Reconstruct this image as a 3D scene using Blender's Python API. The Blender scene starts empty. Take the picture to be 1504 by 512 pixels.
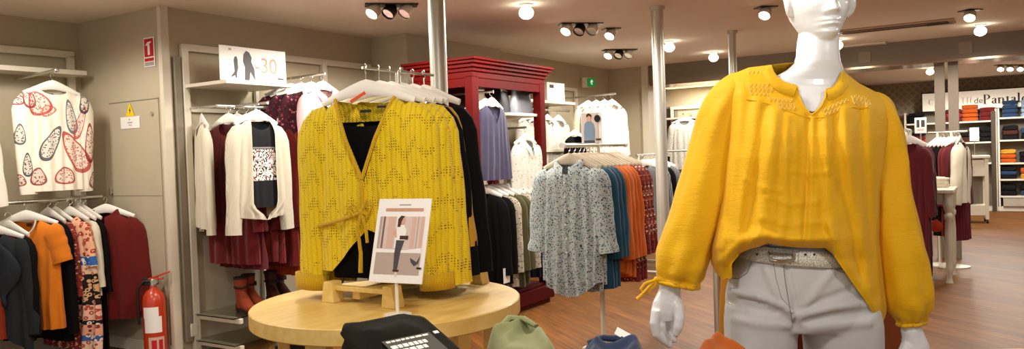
import bpy, bmesh, math, random
from math import sin, cos, pi, radians, sqrt, exp, atan2, tan, hypot
from mathutils import Vector, Matrix, noise

SC = bpy.context.scene
COL = SC.collection
# ------------------------------------------------------------------ camera, world, exposure
FPX, PITCH, ROLL, CAMZ = 1150.0, radians(1.5), radians(2.0), 1.33
CF = Vector((0, cos(PITCH), -sin(PITCH)))
_r0, _u0 = Vector((1, 0, 0)), Vector((0, sin(PITCH), cos(PITCH)))
CR = _r0 * cos(ROLL) - _u0 * sin(ROLL)
CU = _r0 * sin(ROLL) + _u0 * cos(ROLL)
CO = Vector((0, 0, CAMZ))
cam = bpy.data.objects.new('camera', bpy.data.cameras.new('camera'))
COL.objects.link(cam)
cam.matrix_world = Matrix(((CR.x, CU.x, -CF.x, CO.x), (CR.y, CU.y, -CF.y, CO.y), (CR.z, CU.z, -CF.z, CO.z), (0, 0, 0, 1)))
cam.data.sensor_width = 36.0
cam.data.lens = 36.0 * FPX / 1504.0
cam.data.clip_start = 0.05
SC.camera = cam
SC.view_settings.view_transform = 'Standard'
SC.view_settings.look = 'None'
SC.view_settings.gamma = 1.0
SC.view_settings.use_curve_mapping = False
SC.view_settings.exposure = -0.25
LAMP_W = 74.0          # watts of one ceiling lamp
LAMP_COL = (1.0, 0.93, 0.82)
AMBIENT = 0.72         # fill light added through the side left open behind the camera
wd = bpy.data.worlds.new('ambient_fill')
SC.world = wd
wd.use_nodes = True
_bg = wd.node_tree.nodes['Background']
_bg.inputs[0].default_value = (1.0, 0.97, 0.93, 1)
_bg.inputs[1].default_value = AMBIENT

def ray(px, py):
    return CF + CR * ((px - 752) / FPX) + CU * ((256 - py) / FPX)
def at(px, py, d):
    return CO + ray(px, py) * d
AL = radians(57.5)                       # the shop's own axes: u along the wall, v across
EU, EV = Vector((cos(AL), sin(AL), 0)), Vector((-sin(AL), cos(AL), 0))
def W(u, v, z=0.0):
    return Vector((u * EU.x + v * EV.x, u * EU.y + v * EV.y, z))
def UV(p):
    return (p.x * EU.x + p.y * EU.y, p.x * EV.x + p.y * EV.y, p.z)
def onz(px, py, z):
    r = ray(px, py)
    return CO + r * ((z - CAMZ) / r.z)
def onu(px, py, u):
    r = ray(px, py)
    return CO + r * (u / r.dot(EU))
def onv(px, py, v):
    r = ray(px, py)
    return CO + r * (v / r.dot(EV))
RZU, RZV = AL - pi / 2, AL               # a garment faces -u / -v
CEIL = 2.43

# ------------------------------------------------------------------ materials
def rgb(h):
    h = h.lstrip('#')
    c = [int(h[i:i + 2], 16) / 255 for i in (0, 2, 4)]
    return tuple(x / 12.92 if x < .04045 else ((x + .055) / 1.055) ** 2.4 for x in c) + (1.0,)
class NT:
    def __init__(s, name):
        s.m = bpy.data.materials.new(name)
        s.m.use_nodes = True
        s.n, s.l = s.m.node_tree.nodes, s.m.node_tree.links
        s.b = s.n['Principled BSDF']
        s._co = None
    def new(s, t, **kw):
        n = s.n.new(t)
        for k, v in kw.items():
            if k.startswith('_'):
                n.inputs[k[1:].replace('__', ' ')].default_value = v
            else:
                setattr(n, k, v)
        return n
    def co(s, scale=(1, 1, 1), rot=(0, 0, 0), loc=(0, 0, 0)):
        if s._co is None:
            s._co = s.new('ShaderNodeTexCoord')
        m = s.new('ShaderNodeMapping')
        m.inputs['Scale'].default_value = scale
        m.inputs['Rotation'].default_value = rot
        m.inputs['Location'].default_value = loc
        s.l.new(s._co.outputs['Object'], m.inputs['Vector'])
        return m.outputs[0]
    def noise(s, vec, scale, detail=3):
        n = s.new('ShaderNodeTexNoise')
        n.inputs['Scale'].default_value = scale
        n.inputs['Detail'].default_value = detail
        s.l.new(vec, n.inputs['Vector'])
        return n
    def ramp(s, fac, stops, const=False):
        r = s.new('ShaderNodeValToRGB')
        if const:
            r.color_ramp.interpolation = 'CONSTANT'
        e = r.color_ramp.elements
        while len(e) < len(stops):
            e.new(0.5)
        for i, (p, c) in enumerate(stops):
            e[i].position = p
            e[i].color = rgb(c) if isinstance(c, str) else c
        s.l.new(fac, r.inputs[0])
        return r.outputs[0]
    def math(s, op, a, b=None):
        n = s.new('ShaderNodeMath', operation=op)
        for i, x in enumerate((a, b)):
            if x is None:
                continue
            if isinstance(x, (int, float)):
                n.inputs[i].default_value = x
            else:
                s.l.new(x, n.inputs[i])
        return n.outputs[0]
    def mix(s, fac, a, b, mode='MIX'):
        n = s.new('ShaderNodeMix', data_type='RGBA', blend_type=mode)
        for i, x in ((0, fac), (6, a), (7, b)):
            if isinstance(x, str):
                x = rgb(x)
            if isinstance(x, (int, float, tuple)):
                n.inputs[i].default_value = x
            else:
                s.l.new(x, n.inputs[i])
        return n.outputs[2]
    def bump(s, h, strength=.3, dist=.002):
        n = s.new('ShaderNodeBump')
        n.inputs['Strength'].default_value = strength
        n.inputs['Distance'].default_value = dist
        s.l.new(h, n.inputs['Height'])
        s.l.new(n.outputs[0], s.b.inputs['Normal'])
    def col(s, c):
        if isinstance(c, str):
            s.b.inputs['Base Color'].default_value = rgb(c)
        else:
            s.l.new(c, s.b.inputs['Base Color'])
    def set(s, rough=.5, spec=.5, metal=0, coat=0, sheen=0):
        i = s.b.inputs
        i['Roughness'].default_value = rough
        i['Specular IOR Level'].default_value = spec
        i['Metallic'].default_value = metal
        i['Coat Weight'].default_value = coat
        i['Sheen Weight'].default_value = sheen
        return s.m
def plain(name, c, rough=.5, spec=.4, metal=0, coat=0, var=.05):
    t = NT(name)
    n = t.noise(t.co(), 6, 2)
    t.col(t.mix(var, c, n.outputs[1], 'OVERLAY') if var else c)
    return t.set(rough, spec, metal, coat)
def fabric(name, c, rough=.85, scale=350, bump=.25, var=.14, sheen=.15, spec=.2):
    t = NT(name)
    n = t.noise(t.co(), 9, 4)
    t.col(t.mix(var, c, n.outputs[0], 'OVERLAY'))
    if sum(rgb(c)[:3]) < .12:
        sheen, spec = 0.0, .1
    w = t.noise(t.co((1, 1, .4)), scale, 2)
    t.bump(w.outputs[0], bump, .0015)
    return t.set(rough, spec, sheen=sheen)
def knit(name, c, dark, scale=55, cable=0):
    t = NT(name)
    w = t.new('ShaderNodeTexWave', wave_type='BANDS', bands_direction='X')
    w.inputs['Scale'].default_value = scale
    w.inputs['Distortion'].default_value = 1.2
    w.inputs['Detail'].default_value = 1.0
    t.l.new(t.co(), w.inputs['Vector'])
    w2 = t.new('ShaderNodeTexWave', wave_type='BANDS', bands_direction='Z')
    w2.inputs['Scale'].default_value = scale * .9
    w2.inputs['Distortion'].default_value = 2.5
    t.l.new(t.co(), w2.inputs['Vector'])
    h = t.math('MULTIPLY', w.outputs[1], t.math('ADD', w2.outputs[1], .5))
    t.col(t.ramp(h, [(0, dark), (.45, c)]))
    t.bump(h, .6, .004)
    return t.set(.9, .15, sheen=.2)
def printed(name, bg, cols, scale=40, share=.5, rough=.8, dist=.4):
    t = NT(name)
    co = t.co((1, .4, 1))
    n = t.noise(co, scale * .35, 2)
    v = t.new('ShaderNodeVectorMath', operation='ADD')
    t.l.new(co, v.inputs[0])
    sc = t.new('ShaderNodeVectorMath', operation='SCALE')
    sc.inputs['Scale'].default_value = dist * 4 / scale
    t.l.new(n.outputs[1], sc.inputs[0])
    t.l.new(sc.outputs[0], v.inputs[1])
    vo = t.new('ShaderNodeTexVoronoi')
    vo.inputs['Scale'].default_value = scale
    t.l.new(v.outputs[0], vo.inputs['Vector'])
    sp = t.new('ShaderNodeSeparateColor')
    t.l.new(vo.outputs['Color'], sp.inputs[0])
    stops = [(0, bg)]
    for i, c in enumerate(cols):
        stops.append((1 - share + share * i / len(cols), c))
    c = t.ramp(sp.outputs[0], stops, True)
    edge = t.math('LESS_THAN', vo.outputs['Distance'], .42)
    t.col(t.mix(edge, bg, c))
    t.bump(t.noise(t.co(), 300, 2).outputs[0], .2, .001)
    return t.set(rough, .2, sheen=.1)
def ellipse_print(name, bg, spots, base_noise=None):
    """bg with ringed drops: spots = (x, z, rx, rz, rot, colour)"""
    t = NT(name)
    c = rgb(bg)
    cur = t.mix(.05, bg, t.noise(t.co(), 12).outputs[0], 'OVERLAY')
    d0 = t.noise(t.co(), 55, 2)
    vo = t.new('ShaderNodeTexVoronoi'); vo.inputs['Scale'].default_value = 75
    t.l.new(t.co((1, .3, 1)), vo.inputs['Vector'])
    for (x, z, rx, rz, rot, colr) in spots:
        s1 = t.new('ShaderNodeVectorMath', operation='SUBTRACT')
        t.l.new(t.co(), s1.inputs[0])
        s1.inputs[1].default_value = (x, 0, z)
        ro = t.new('ShaderNodeVectorRotate', rotation_type='Y_AXIS')
        ro.inputs['Angle'].default_value = radians(rot)
        t.l.new(s1.outputs[0], ro.inputs['Vector'])
        mu = t.new('ShaderNodeVectorMath', operation='MULTIPLY')
        mu.inputs[1].default_value = (1 / rx, 0, 1 / rz)
        t.l.new(ro.outputs[0], mu.inputs[0])
        sp = t.new('ShaderNodeSeparateXYZ'); t.l.new(mu.outputs[0], sp.inputs[0])
        xx = t.math('MULTIPLY', sp.outputs['X'], t.math('ADD', t.math('MULTIPLY', sp.outputs['Z'], .45), 1.1))
        r = t.math('SQRT', t.math('ADD', t.math('MULTIPLY', xx, xx), t.math('MULTIPLY', sp.outputs['Z'], sp.outputs['Z'])))
        inside = t.math('LESS_THAN', r, 1.0)
        rings = t.math('GREATER_THAN', t.math('ADD', t.math('MULTIPLY', t.math('GREATER_THAN', r, .82), 1.0), t.math('ADD', t.math('MULTIPLY', t.math('LESS_THAN', vo.outputs['Distance'], .36), 1.0), t.math('MULTIPLY', d0.outputs[0], .6))), .98)
        cur = t.mix(t.math('MULTIPLY', inside, t.math('ADD', t.math('MULTIPLY', rings, .7), .22)), cur, colr)
    t.col(cur)
    return t.set(.8, .2)
def banded(name, zs, pats, scale=50):
    """horizontal bands by height; pats = (z_top, bg, fg)"""
    t = NT(name)
    sp = t.new('ShaderNodeSeparateXYZ')
    t.l.new(t.co(), sp.inputs[0])
    vo = t.new('ShaderNodeTexVoronoi')
    vo.inputs['Scale'].default_value = scale
    t.l.new(t.co((1, .3, 1)), vo.inputs['Vector'])
    m = t.math('LESS_THAN', t.math('ABSOLUTE', t.math('SUBTRACT', vo.outputs['Distance'], .32)), .13)
    cur = t.mix(m, pats[0][1], pats[0][2])
    for (zt, bg, fg) in pats[1:]:
        k = t.math('LESS_THAN', sp.outputs['Z'], zt)
        cur = t.mix(k, cur, t.mix(m, bg, fg))
    t.col(cur)
    return t.set(.8, .2)
def emit(name, c, st):
    t = NT(name)
    t.col(c)
    t.b.inputs['Emission Color'].default_value = rgb(c)
    t.b.inputs['Emission Strength'].default_value = st
    return t.m
def wood(name, c1, c2, along='X', scale=3.0, rough=.45, coat=.1):
    t = NT(name)
    s = {'X': (1, 9, 9), 'Y': (9, 1, 9), 'Z': (9, 9, 1)}[along]
    n = t.noise(t.co(s), scale, 6)
    n2 = t.noise(t.co(), 1.5, 2)
    t.col(t.mix(.25, t.ramp(n.outputs[0], [(.3, c1), (.7, c2)]), n2.outputs[0], 'OVERLAY'))
    return t.set(rough, .35, coat=coat)

# ------------------------------------------------------------------ mesh builder
def ortho(d):
    d = d.normalized()
    a = Vector((0, 0, 1)) if abs(d.z) < .9 else Vector((0, 1, 0))
    x = d.cross(a).normalized()
    return x, d.cross(x).normalized()
class MB:
    def __init__(s):
        s.v, s.f = [], []
    def add(s, vs, fs):
        k = len(s.v)
        s.v += [tuple(p) for p in vs]
        s.f += [tuple(i + k for i in f) for f in fs]
        return s
    def box(s, c, d, rz=0, M=None):
        x, y, z = d[0] / 2, d[1] / 2, d[2] / 2
        vs = [Vector((a * x, b * y, e * z)) for e in (-1, 1) for a, b in ((-1, -1), (1, -1), (1, 1), (-1, 1))]
        R = M if M is not None else Matrix.Rotation(rz, 3, 'Z')
        vs = [R @ p + Vector(c) for p in vs]
        return s.add(vs, [(3, 2, 1, 0), (4, 5, 6, 7), (0, 1, 5, 4), (1, 2, 6, 5), (2, 3, 7, 6), (3, 0, 4, 7)])
    def rings(s, rs, cap=True, closed=True):
        n = len(rs[0])
        vs = [p for r in rs for p in r]
        fs = []
        for i in range(len(rs) - 1):
            for j in range(n if closed else n - 1):
                k = (j + 1) % n
                fs.append((i * n + j, i * n + k, (i + 1) * n + k, (i + 1) * n + j))
        if cap and closed:
            fs.append(tuple(range(n - 1, -1, -1)))
            fs.append(tuple((len(rs) - 1) * n + j for j in range(n)))
        return s.add(vs, fs)
    def tube(s, pts, r, n=10, flat=1.0, ref=None, cap=True):
        pts = [Vector(p) for p in pts]
        m = len(pts)
        rr = r if isinstance(r, (list, tuple)) else [r] * m
        rs, x = [], None
        for i in range(m):
            d = (pts[min(i + 1, m - 1)] - pts[max(i - 1, 0)]).normalized()
            if x is None:
                x = (Vector(ref) - d * d.dot(Vector(ref))).normalized() if ref is not None else ortho(d)[0]
            else:
                x = (x - d * d.dot(x)).normalized()
            y = d.cross(x)
            q = rr[i] if isinstance(rr[i], (list, tuple)) else (rr[i], rr[i] * flat)
            rs.append([pts[i] + x * (cos(2 * pi * j / n) * q[0]) + y * (sin(2 * pi * j / n) * q[1]) for j in range(n)])
        return s.rings(rs, cap)
    def lathe(s, prof, n=32, c=(0, 0, 0)):
        c = Vector(c)
        return s.rings([[c + Vector((r * cos(2 * pi * j / n), r * sin(2 * pi * j / n), z)) for j in range(n)] for r, z in prof])
    def ball(s, c, r, n=16, m=10, R=None):
        c = Vector(c)
        r = (r, r, r) if isinstance(r, (int, float)) else r
        rs = []
        for i in range(m + 1):
            a = -pi / 2 + pi * (i if 0 < i < m else (.08 if i == 0 else m - .08)) / m
            ring = [Vector((r[0] * cos(a) * cos(2 * pi * j / n), r[1] * cos(a) * sin(2 * pi * j / n), r[2] * sin(a))) for j in range(n)]
            rs.append([(R @ p if R is not None else p) + c for p in ring])
        return s.rings(rs)
    def prism(s, pts, o, x, y, t):
        """polygon pts (2-D) in the plane o,x,y, thickness t along the normal"""
        o, x, y = Vector(o), Vector(x), Vector(y)
        nn = x.cross(y).normalized() * t
        k = len(pts)
        a = [o + x * p[0] + y * p[1] for p in pts]
        vs = a + [p + nn for p in a]
        return s.add(vs, [tuple(range(k - 1, -1, -1)), tuple(range(k, 2 * k))] + [(i, (i + 1) % k, k + (i + 1) % k, k + i) for i in range(k)])
    def grid(s, rows, closed=False):
        return s.rings(rows, cap=False, closed=closed)
    def build(s, name, mat, parent=None, loc=None, rz=0, smooth=True, bevel=0, sub=0, solid=0, ang=40):
        me = bpy.data.meshes.new(name)
        me.from_pydata([tuple(p) for p in s.v], [], s.f)
        me.update()
        if smooth:
            me.polygons.foreach_set('use_smooth', [True] * len(me.polygons))
            if ang:
                me.set_sharp_from_angle(angle=radians(ang))
        o = bpy.data.objects.new(name, me)
        COL.objects.link(o)
        if mat is not None:
            me.materials.append(mat)
        if parent is not None:
            o.parent = parent
        if loc is not None:
            o.location = loc
        o.rotation_euler.z = rz
        if solid:
            md = o.modifiers.new('s', 'SOLIDIFY'); md.thickness = solid; md.offset = 0
        if bevel:
            md = o.modifiers.new('b', 'BEVEL'); md.width = bevel; md.segments = 2; md.limit_method = 'ANGLE'
        if sub:
            md = o.modifiers.new('u', 'SUBSURF'); md.levels = md.render_levels = sub
        return o
def remeshed(o, voxel, it=4, fac=.5):
    md = o.modifiers.new('r', 'REMESH'); md.mode = 'VOXEL'; md.voxel_size = voxel
    if it:
        ms = o.modifiers.new('m', 'SMOOTH'); ms.factor = fac; ms.iterations = it
    bpy.context.view_layer.update()
    dg = bpy.context.evaluated_depsgraph_get()
    me = bpy.data.meshes.new_from_object(o.evaluated_get(dg))
    o.modifiers.clear()
    mats = list(o.data.materials)
    o.data = me
    me.materials.clear()
    for m in mats:
        me.materials.append(m)
    me.polygons.foreach_set('use_smooth', [True] * len(me.polygons))
    me.update()
    return o
def tag(o, label, cat, group=None, kind=None):
    o['label'], o['category'] = label, cat
    if group:
        o['group'] = group
    if kind:
        o['kind'] = kind
    return o
def thing(name, label, cat, loc=(0, 0, 0), rz=0, group=None):
    o = bpy.data.objects.new(name, None)
    o.empty_display_size = .05
    COL.objects.link(o)
    o.location = loc
    o.rotation_euler.z = rz
    return tag(o, label, cat, group)
def struct(o):
    o['kind'] = 'structure'
    return o
def lerp_table(tab, x):
    if x <= tab[0][0]:
        return tab[0][1]
    for (a, p), (b, q) in zip(tab, tab[1:]):
        if x <= b:
            k = (x - a) / (b - a)
            return p + (q - p) * k
    return tab[-1][1]
def text(name, body, mat, parent, size, loc, rot, align='CENTER', bold=0.0, ext=.0006):
    cu = bpy.data.curves.new(name, 'FONT')
    cu.body, cu.size, cu.align_x, cu.align_y = body, size, align, 'CENTER'
    cu.extrude, cu.offset = ext, bold
    o = bpy.data.objects.new(name, cu)
    COL.objects.link(o)
    bpy.context.view_layer.update()
    me = bpy.data.meshes.new_from_object(o.evaluated_get(bpy.context.evaluated_depsgraph_get()))
    bpy.data.objects.remove(o)
    me.materials.clear(); me.materials.append(mat)
    o = bpy.data.objects.new(name, me)
    COL.objects.link(o)
    o.parent = parent
    o.location, o.rotation_euler = loc, rot
    return o

M = {}
M['wall'] = plain('warm_grey_wall_paint', '#bfb39a', .75, .25, var=.06)
M['wall_dark'] = plain('dark_grey_wall_paint', '#8d8373', .7, .3)
M['wall_pale'] = plain('pale_wall_paint', '#c6bda6', .75, .25)
M['ceiling'] = plain('ceiling_paint', '#efe5da', .85, .2, var=.04)
M['beam'] = plain('grey_beam_paint', '#85786a', .5, .4)
M['white'] = plain('white_enamel', '#e8e2d2', .35, .5)
M['rackwhite'] = plain('cream_white_metal', '#ddd5c2', .4, .5)
M['card'] = plain('white_card', '#f4f2ee', .5, .4, var=.02)
M['hanger'] = plain('white_hanger_plastic', '#f3efe6', .35, .5, var=.02)
M['steel'] = plain('brushed_steel', '#c9c5ba', .3, .5, metal=.9)
M['polesteel'] = plain('pole_metal', '#cfccbf', .38, .5, metal=.55)
M['darkmetal'] = plain('dark_metal', '#3a3632', .35, .5, metal=.7)
M['black'] = plain('black_plastic', '#1b1a19', .4, .5)
M['red'] = plain('red_lacquer_wood', '#500402', .6, .1)
M['redin'] = plain('red_lacquer_wood_inside', '#520908', .6, .15)
M['extred'] = plain('extinguisher_red', '#c23a17', .3, .5, coat=.4)
M['yelwood'] = wood('pale_ash_wood', '#e0bb62', '#f0d083', 'X', 3.0, .4)
M['mann'] = plain('white_gloss_mannequin', '#e9eef4', .24, .5, coat=.35, var=.0)
M['tablewhite'] = plain('white_painted_wood', '#e6dfcb', .45, .4)
# ------------------------------------------------------------------ the setting
def slab(name, u0, u1, v0, v1, z0, z1, mat):
    b = MB()
    b.box((0, 0, 0), (abs(u1 - u0), abs(v1 - v0), z1 - z0))
    return struct(b.build(name, mat, None, W((u0 + u1) / 2, (v0 + v1) / 2, (z0 + z1) / 2), AL, smooth=False))
def floor_mat():
    t = NT('oak_plank_floor')
    co = t.co((1, 1, 1), (0, 0, radians(-52)))
    br = t.new('ShaderNodeTexBrick')
    br.offset, br.squash = .37, 1
    br.inputs['Scale'].default_value = 1
    br.inputs['Brick Width'].default_value = 1.3
    br.inputs['Row Height'].default_value = .11
    br.inputs['Mortar Size'].default_value = .0022
    br.inputs['Color1'].default_value = rgb('#945f28')
    br.inputs['Color2'].default_value = rgb('#7a4c20')
    br.inputs['Mortar'].default_value = rgb('#5b341c')
    t.l.new(co, br.inputs['Vector'])
    m = t.new('ShaderNodeMapping')
    m.inputs['Scale'].default_value = (1.2, 22, 1)
    t.l.new(co, m.inputs['Vector'])
    g = t.noise(m.outputs[0], 2.2, 6)
    t.col(t.mix(1.0, br.outputs[0], t.ramp(g.outputs[0], [(.3, '#b5aca2'), (.7, '#ffffff')]), 'MULTIPLY'))
    return t.set(.5, .22)
slab('floor', -1.5, 18, -7, 7, -.1, 0, floor_mat())
slab('ceiling', -1.5, 18, -7, 7, CEIL, CEIL + .1, M['ceiling'])
slab('wall_alcove', -1.5, 3.29, 5.95, 6.1, 0, CEIL, M['wall'])
slab('wall_column', 3.29, 3.5, 4.92, 6.1, 0, CEIL, M['wall'])
slab('wall_left', 3.5, 5.40, 4.92, 5.1, 0, CEIL, M['wall'])
slab('wall_step', 5.40, 6.9, 4.50, 5.1, 0, CEIL, M['wall_pale'])
slab('wall_rear', 6.9, 9.75, 4.60, 5.1, 0, CEIL, M['wall'])
slab('wall_return', 9.75, 9.9, 4.10, 5.1, 0, CEIL, M['wall'])
slab('trim_1', 9.72, 9.93, 4.02, 4.11, 0, CEIL, M['rackwhite'])
slab('trim_2', 3.272, 3.33, 4.895, 4.935, 0, CEIL, M['rackwhite'])
slab('baseboard_column', 3.275, 3.29, 4.935, 5.95, 0, .08, M['rackwhite'])
slab('wall_far', 16.9, 17.1, -7, 3.0, 0, CEIL, None)
slab('wall_fitting_room', 12.2, 12.35, 2.35, 7, 0, CEIL, M['wall'])
slab('wall_fitting_side', 9.9, 12.2, 4.95, 5.1, 0, CEIL, M['wall_dark'])
slab('wall_passage', 12.35, 16.9, 2.35, 2.5, 0, CEIL, M['wall_dark'])
slab('wall_opposite', -1.5, 18, -7.1, -7, 0, CEIL, M['wall'])
# grey lattice wallpaper of the far wall
def wallpaper():
    t = NT('lattice_wallpaper')
    co = t.co()
    w1 = t.new('ShaderNodeTexWave', wave_type='BANDS', bands_direction='DIAGONAL')
    w1.inputs['Scale'].default_value = 4.5
    t.l.new(co, w1.inputs['Vector'])
    co2 = t.co((1, -1, 1))
    w2 = t.new('ShaderNodeTexWave', wave_type='BANDS', bands_direction='DIAGONAL')
    w2.inputs['Scale'].default_value = 4.5
    t.l.new(co2, w2.inputs['Vector'])
    h = t.math('MAXIMUM', w1.outputs[1], w2.outputs[1])
    t.col(t.ramp(h, [(.55, '#94866f'), (.95, '#a99b83')]))
    return t.set(.8, .2)
bpy.data.objects['wall_far'].data.materials.append(wallpaper())
# the deep beam with its steel soffit, two camera plates and the two pillars below
slab('ceiling_beam', 9.75, 10.0, -6.9, 4.02, 2.19, CEIL, M['beam'])
slab('trim_3', 9.765, 10.25, -6.9, 4.02, 2.165, 2.19, plain('polished_soffit', '#b79d83', .18, .5, metal=.8))
for nm, v0 in (('pillar', onu(1380.5, 150, 9.95)), ('pillar', onu(1400.5, 150, 9.95))):
    uu, vv, _ = UV(v0)
    slab(nm, 9.92, 9.98, vv - .05, vv + .05, 0, 2.165, M['beam'])
for i, px in enumerate((1418, 1270)):
    c = UV(onu(px, 70 if i == 0 else 84, 9.745))
    b = MB(); b.box((0, 0, 0), (.012, .13, .13)); b.box((-.008, 0, 0), (.006, .06, .05))
    o = b.build('access_plate', plain('beam_plate', '#988b7b', .5), None, W(*c), AL, bevel=.003)
    tag(o, ('small square plate on the grey beam above the pillars', 'small square plate on the grey beam beside the white neck')[i], 'wall plate')
# ceiling tiles line / air grille / vents
def ceil_box(name, label, cat, px, py, du, dv, mat, h=.02, slats=0):
    c = UV(onz(px, py, CEIL))
    t = thing(name, label, cat, W(c[0], c[1], CEIL), AL)
    b = MB(); b.box((0, 0, -h / 2), (du, dv, h)); b.build('frame', mat, t, bevel=.003)
    if slats:
        b = MB()
        for k in range(slats):
            b.box(((k - (slats - 1) / 2) * du * .8 / slats, 0, -h - .002), (du * .35 / slats, dv * .9, .006))
        b.build('slat_panel', M['darkmetal'], t, smooth=False)
    return t
ceil_box('air_grille', 'long cream air grille in the ceiling above the far beam', 'vent', 1307, 39, .30, 1.1, plain('grille_paint', '#bfa48b', .6), .015, 2)
ceil_box('vent', 'small square vent with two dark slots near the long air grille', 'vent', 1380, 33, .28, .25, M['ceiling'], .01, 2)
ceil_box('ceiling_hatch', 'flat cream panel on the ceiling beside the white neck', 'panel', 1266, 65, .12, .5, M['rackwhite'], .02)

# ---- steel poles
def pole(px, d, r, label):
    p = at(px, 256 - 26, d)
    t = thing('support_pole', label, 'pole', (p.x, p.y, 0))
    b = MB(); b.tube([(0, 0, 0), (0, 0, CEIL)], r, 28); b.build('shaft', M['polesteel'], t)
    b = MB(); b.lathe([(r, .0), (r + .03, .0), (r + .03, .012), (r, .02)], 28); b.build('base_collar', M['polesteel'], t)
    b = MB(); b.lathe([(r, CEIL - .03), (r + .012, CEIL - .03), (r + .012, CEIL), (r, CEIL)], 28); b.build('top_collar', M['polesteel'], t)
pole(649, 4.32, .047, 'thick bright steel pole in front of the red wardrobe')
pole(971.5, 6.1, .047, 'slim steel pole beside the yellow sleeve of the mannequin')
pole(1080, 7.5, .038, 'short looking steel pole rising behind the mannequin shoulder')

# ---- ceiling lights
LAMPS = []
bulb_m = emit('lamp_glow', '#fff3da', 14)
def lamp(u, v, power=1.0, size=.12, ang=174):
    L = bpy.data.lights.new('spot_light', 'SPOT')
    L.energy, L.color = LAMP_W * power, LAMP_COL
    L.spot_size, L.spot_blend, L.shadow_soft_size = radians(ang), .3, size
    o = bpy.data.objects.new('spot_light', L)
    COL.objects.link(o)
    o.location = W(u, v, CEIL - .16)
    return o
def bulb_light(px, py, label, power=1.0, group=None, r=.055):
    c = UV(onz(px, py, CEIL - .06))
    t = thing('ceiling_spotlight', label, 'ceiling light', W(c[0], c[1], CEIL), AL, group)
    b = MB(); b.lathe([(.02, 0), (.05, 0), (.05, -.012), (.02, -.014)], 20); b.build('ceiling_plate', M['white'], t)
    b = MB(); b.tube([(.0, 0, -.01), (.03, .0, -.06)], .012, 8); b.build('arm', M['darkmetal'], t)
    b = MB(); b.ball((0, 0, -.065), (r, r, r * .85)); b.build('bulb', bulb_m, t)
    lamp(c[0], c[1], power)
def gimbal_light(px, py, n, label, group=None, power=1.0, lit=None):
    c = UV(onz(px, py, CEIL - .03))
    t = thing('recessed_gimbal_light', label, 'ceiling light', W(c[0], c[1], CEIL), radians(12), group)
    w = .115
    b = MB()
    b.box((0, 0, -.004), (w * n + .03, .13, .008))
    b.build('trim_plate', M['darkmetal'], t, bevel=.002)
    for k in range(n):
        x = (k - (n - 1) / 2) * w
        Rm = Matrix.Rotation(radians(35), 3, 'Y') @ Matrix.Rotation(radians(-25), 3, 'X')
        h = MB()
        prof = [(.025, .03), (.047, .0), (.05, -.05), (.05, -.06), (.044, -.06)]
        h.rings([[Rm @ Vector((r * cos(2 * pi * j / 18), r * sin(2 * pi * j / 18), z)) + Vector((x, 0, -.03)) for j in range(18)] for r, z in prof], cap=False)
        ho = h.build('lamp_head', M['white'] if k != 1 or n == 1 else M['darkmetal'], t)
        d = MB()
        d.rings([[Rm @ Vector((r * cos(2 * pi * j / 18), r * sin(2 * pi * j / 18), -.052)) + Vector((x, 0, -.03)) for j in range(18)] for r in (.044, .002)], cap=False)
        d.build('lens', bulb_m if (lit is None or k in lit) else M['steel'], ho)
    lamp(c[0], c[1], power)
gimbal_light(575, 13, 3, 'triple spotlight set in the ceiling nearest the thick steel pole', power=1.2, lit=(0,))
gimbal_light(853, 40, 3, 'triple spotlight above the red wardrobe cornice end', lit=(0,), power=.75)
gimbal_light(898, 47, 1, 'single tilted spotlight next to the triple lights', power=.3)
gimbal_light(910, 77, 3, 'far triple spotlight near the green exit sign', lit=(0,), power=.55)
gimbal_light(1125, 16, 1, 'small single spotlight in the ceiling left of the mannequin head', power=.4)
gimbal_light(1425, 20, 1, 'bright slanted strip spotlight above the far beam', power=.6)
bulb_light(773, 18, 'round glowing ceiling bulb above the red wardrobe front')
bulb_light(983, 69, 'round glowing bulb beside the slim steel pole')
bulb_light(1048, 84, 'round glowing bulb near the mannequin shoulder in front of the beam')
bulb_light(1230, 66, 'glowing bulb half hidden behind the mannequin neck', .7)
bulb_light(1440, 45, 'glowing bulb close in front of the grey beam')
bulb_light(1366, 105, 'glowing bulb of the far trouser department beyond the beam')
for k, px in enumerate((1470, 1484, 1499)):
    gimbal_light(px, 98, 1, ('dark spotlight over the trouser sign nearest the pillars', 'dark spotlight over the middle of the word on the trouser sign', 'dark spotlight over the sign at the picture edge')[k], power=.8)
# extra lamps added without fixtures to brighten the near display and back room
for (u, v, p) in ((1.2, 3.6, 1.0), (1.6, 1.0, .75), (.3, .6, .7), (1.0, -1.2, .6), (3.0, -1.2, .45), (3.2, 3.4, 1.0), (4.3, 2.6, .9), (2.2, 4.9, .8), (5.5, 1.0, .8), (11.3, 3.6, .8), (12.5, -.5, 1.0), (15.2, .6, 1.5), (14.8, -1.5, 1.0), (8.0, -1.5, .8)):
    lamp(u, v, p)
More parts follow.
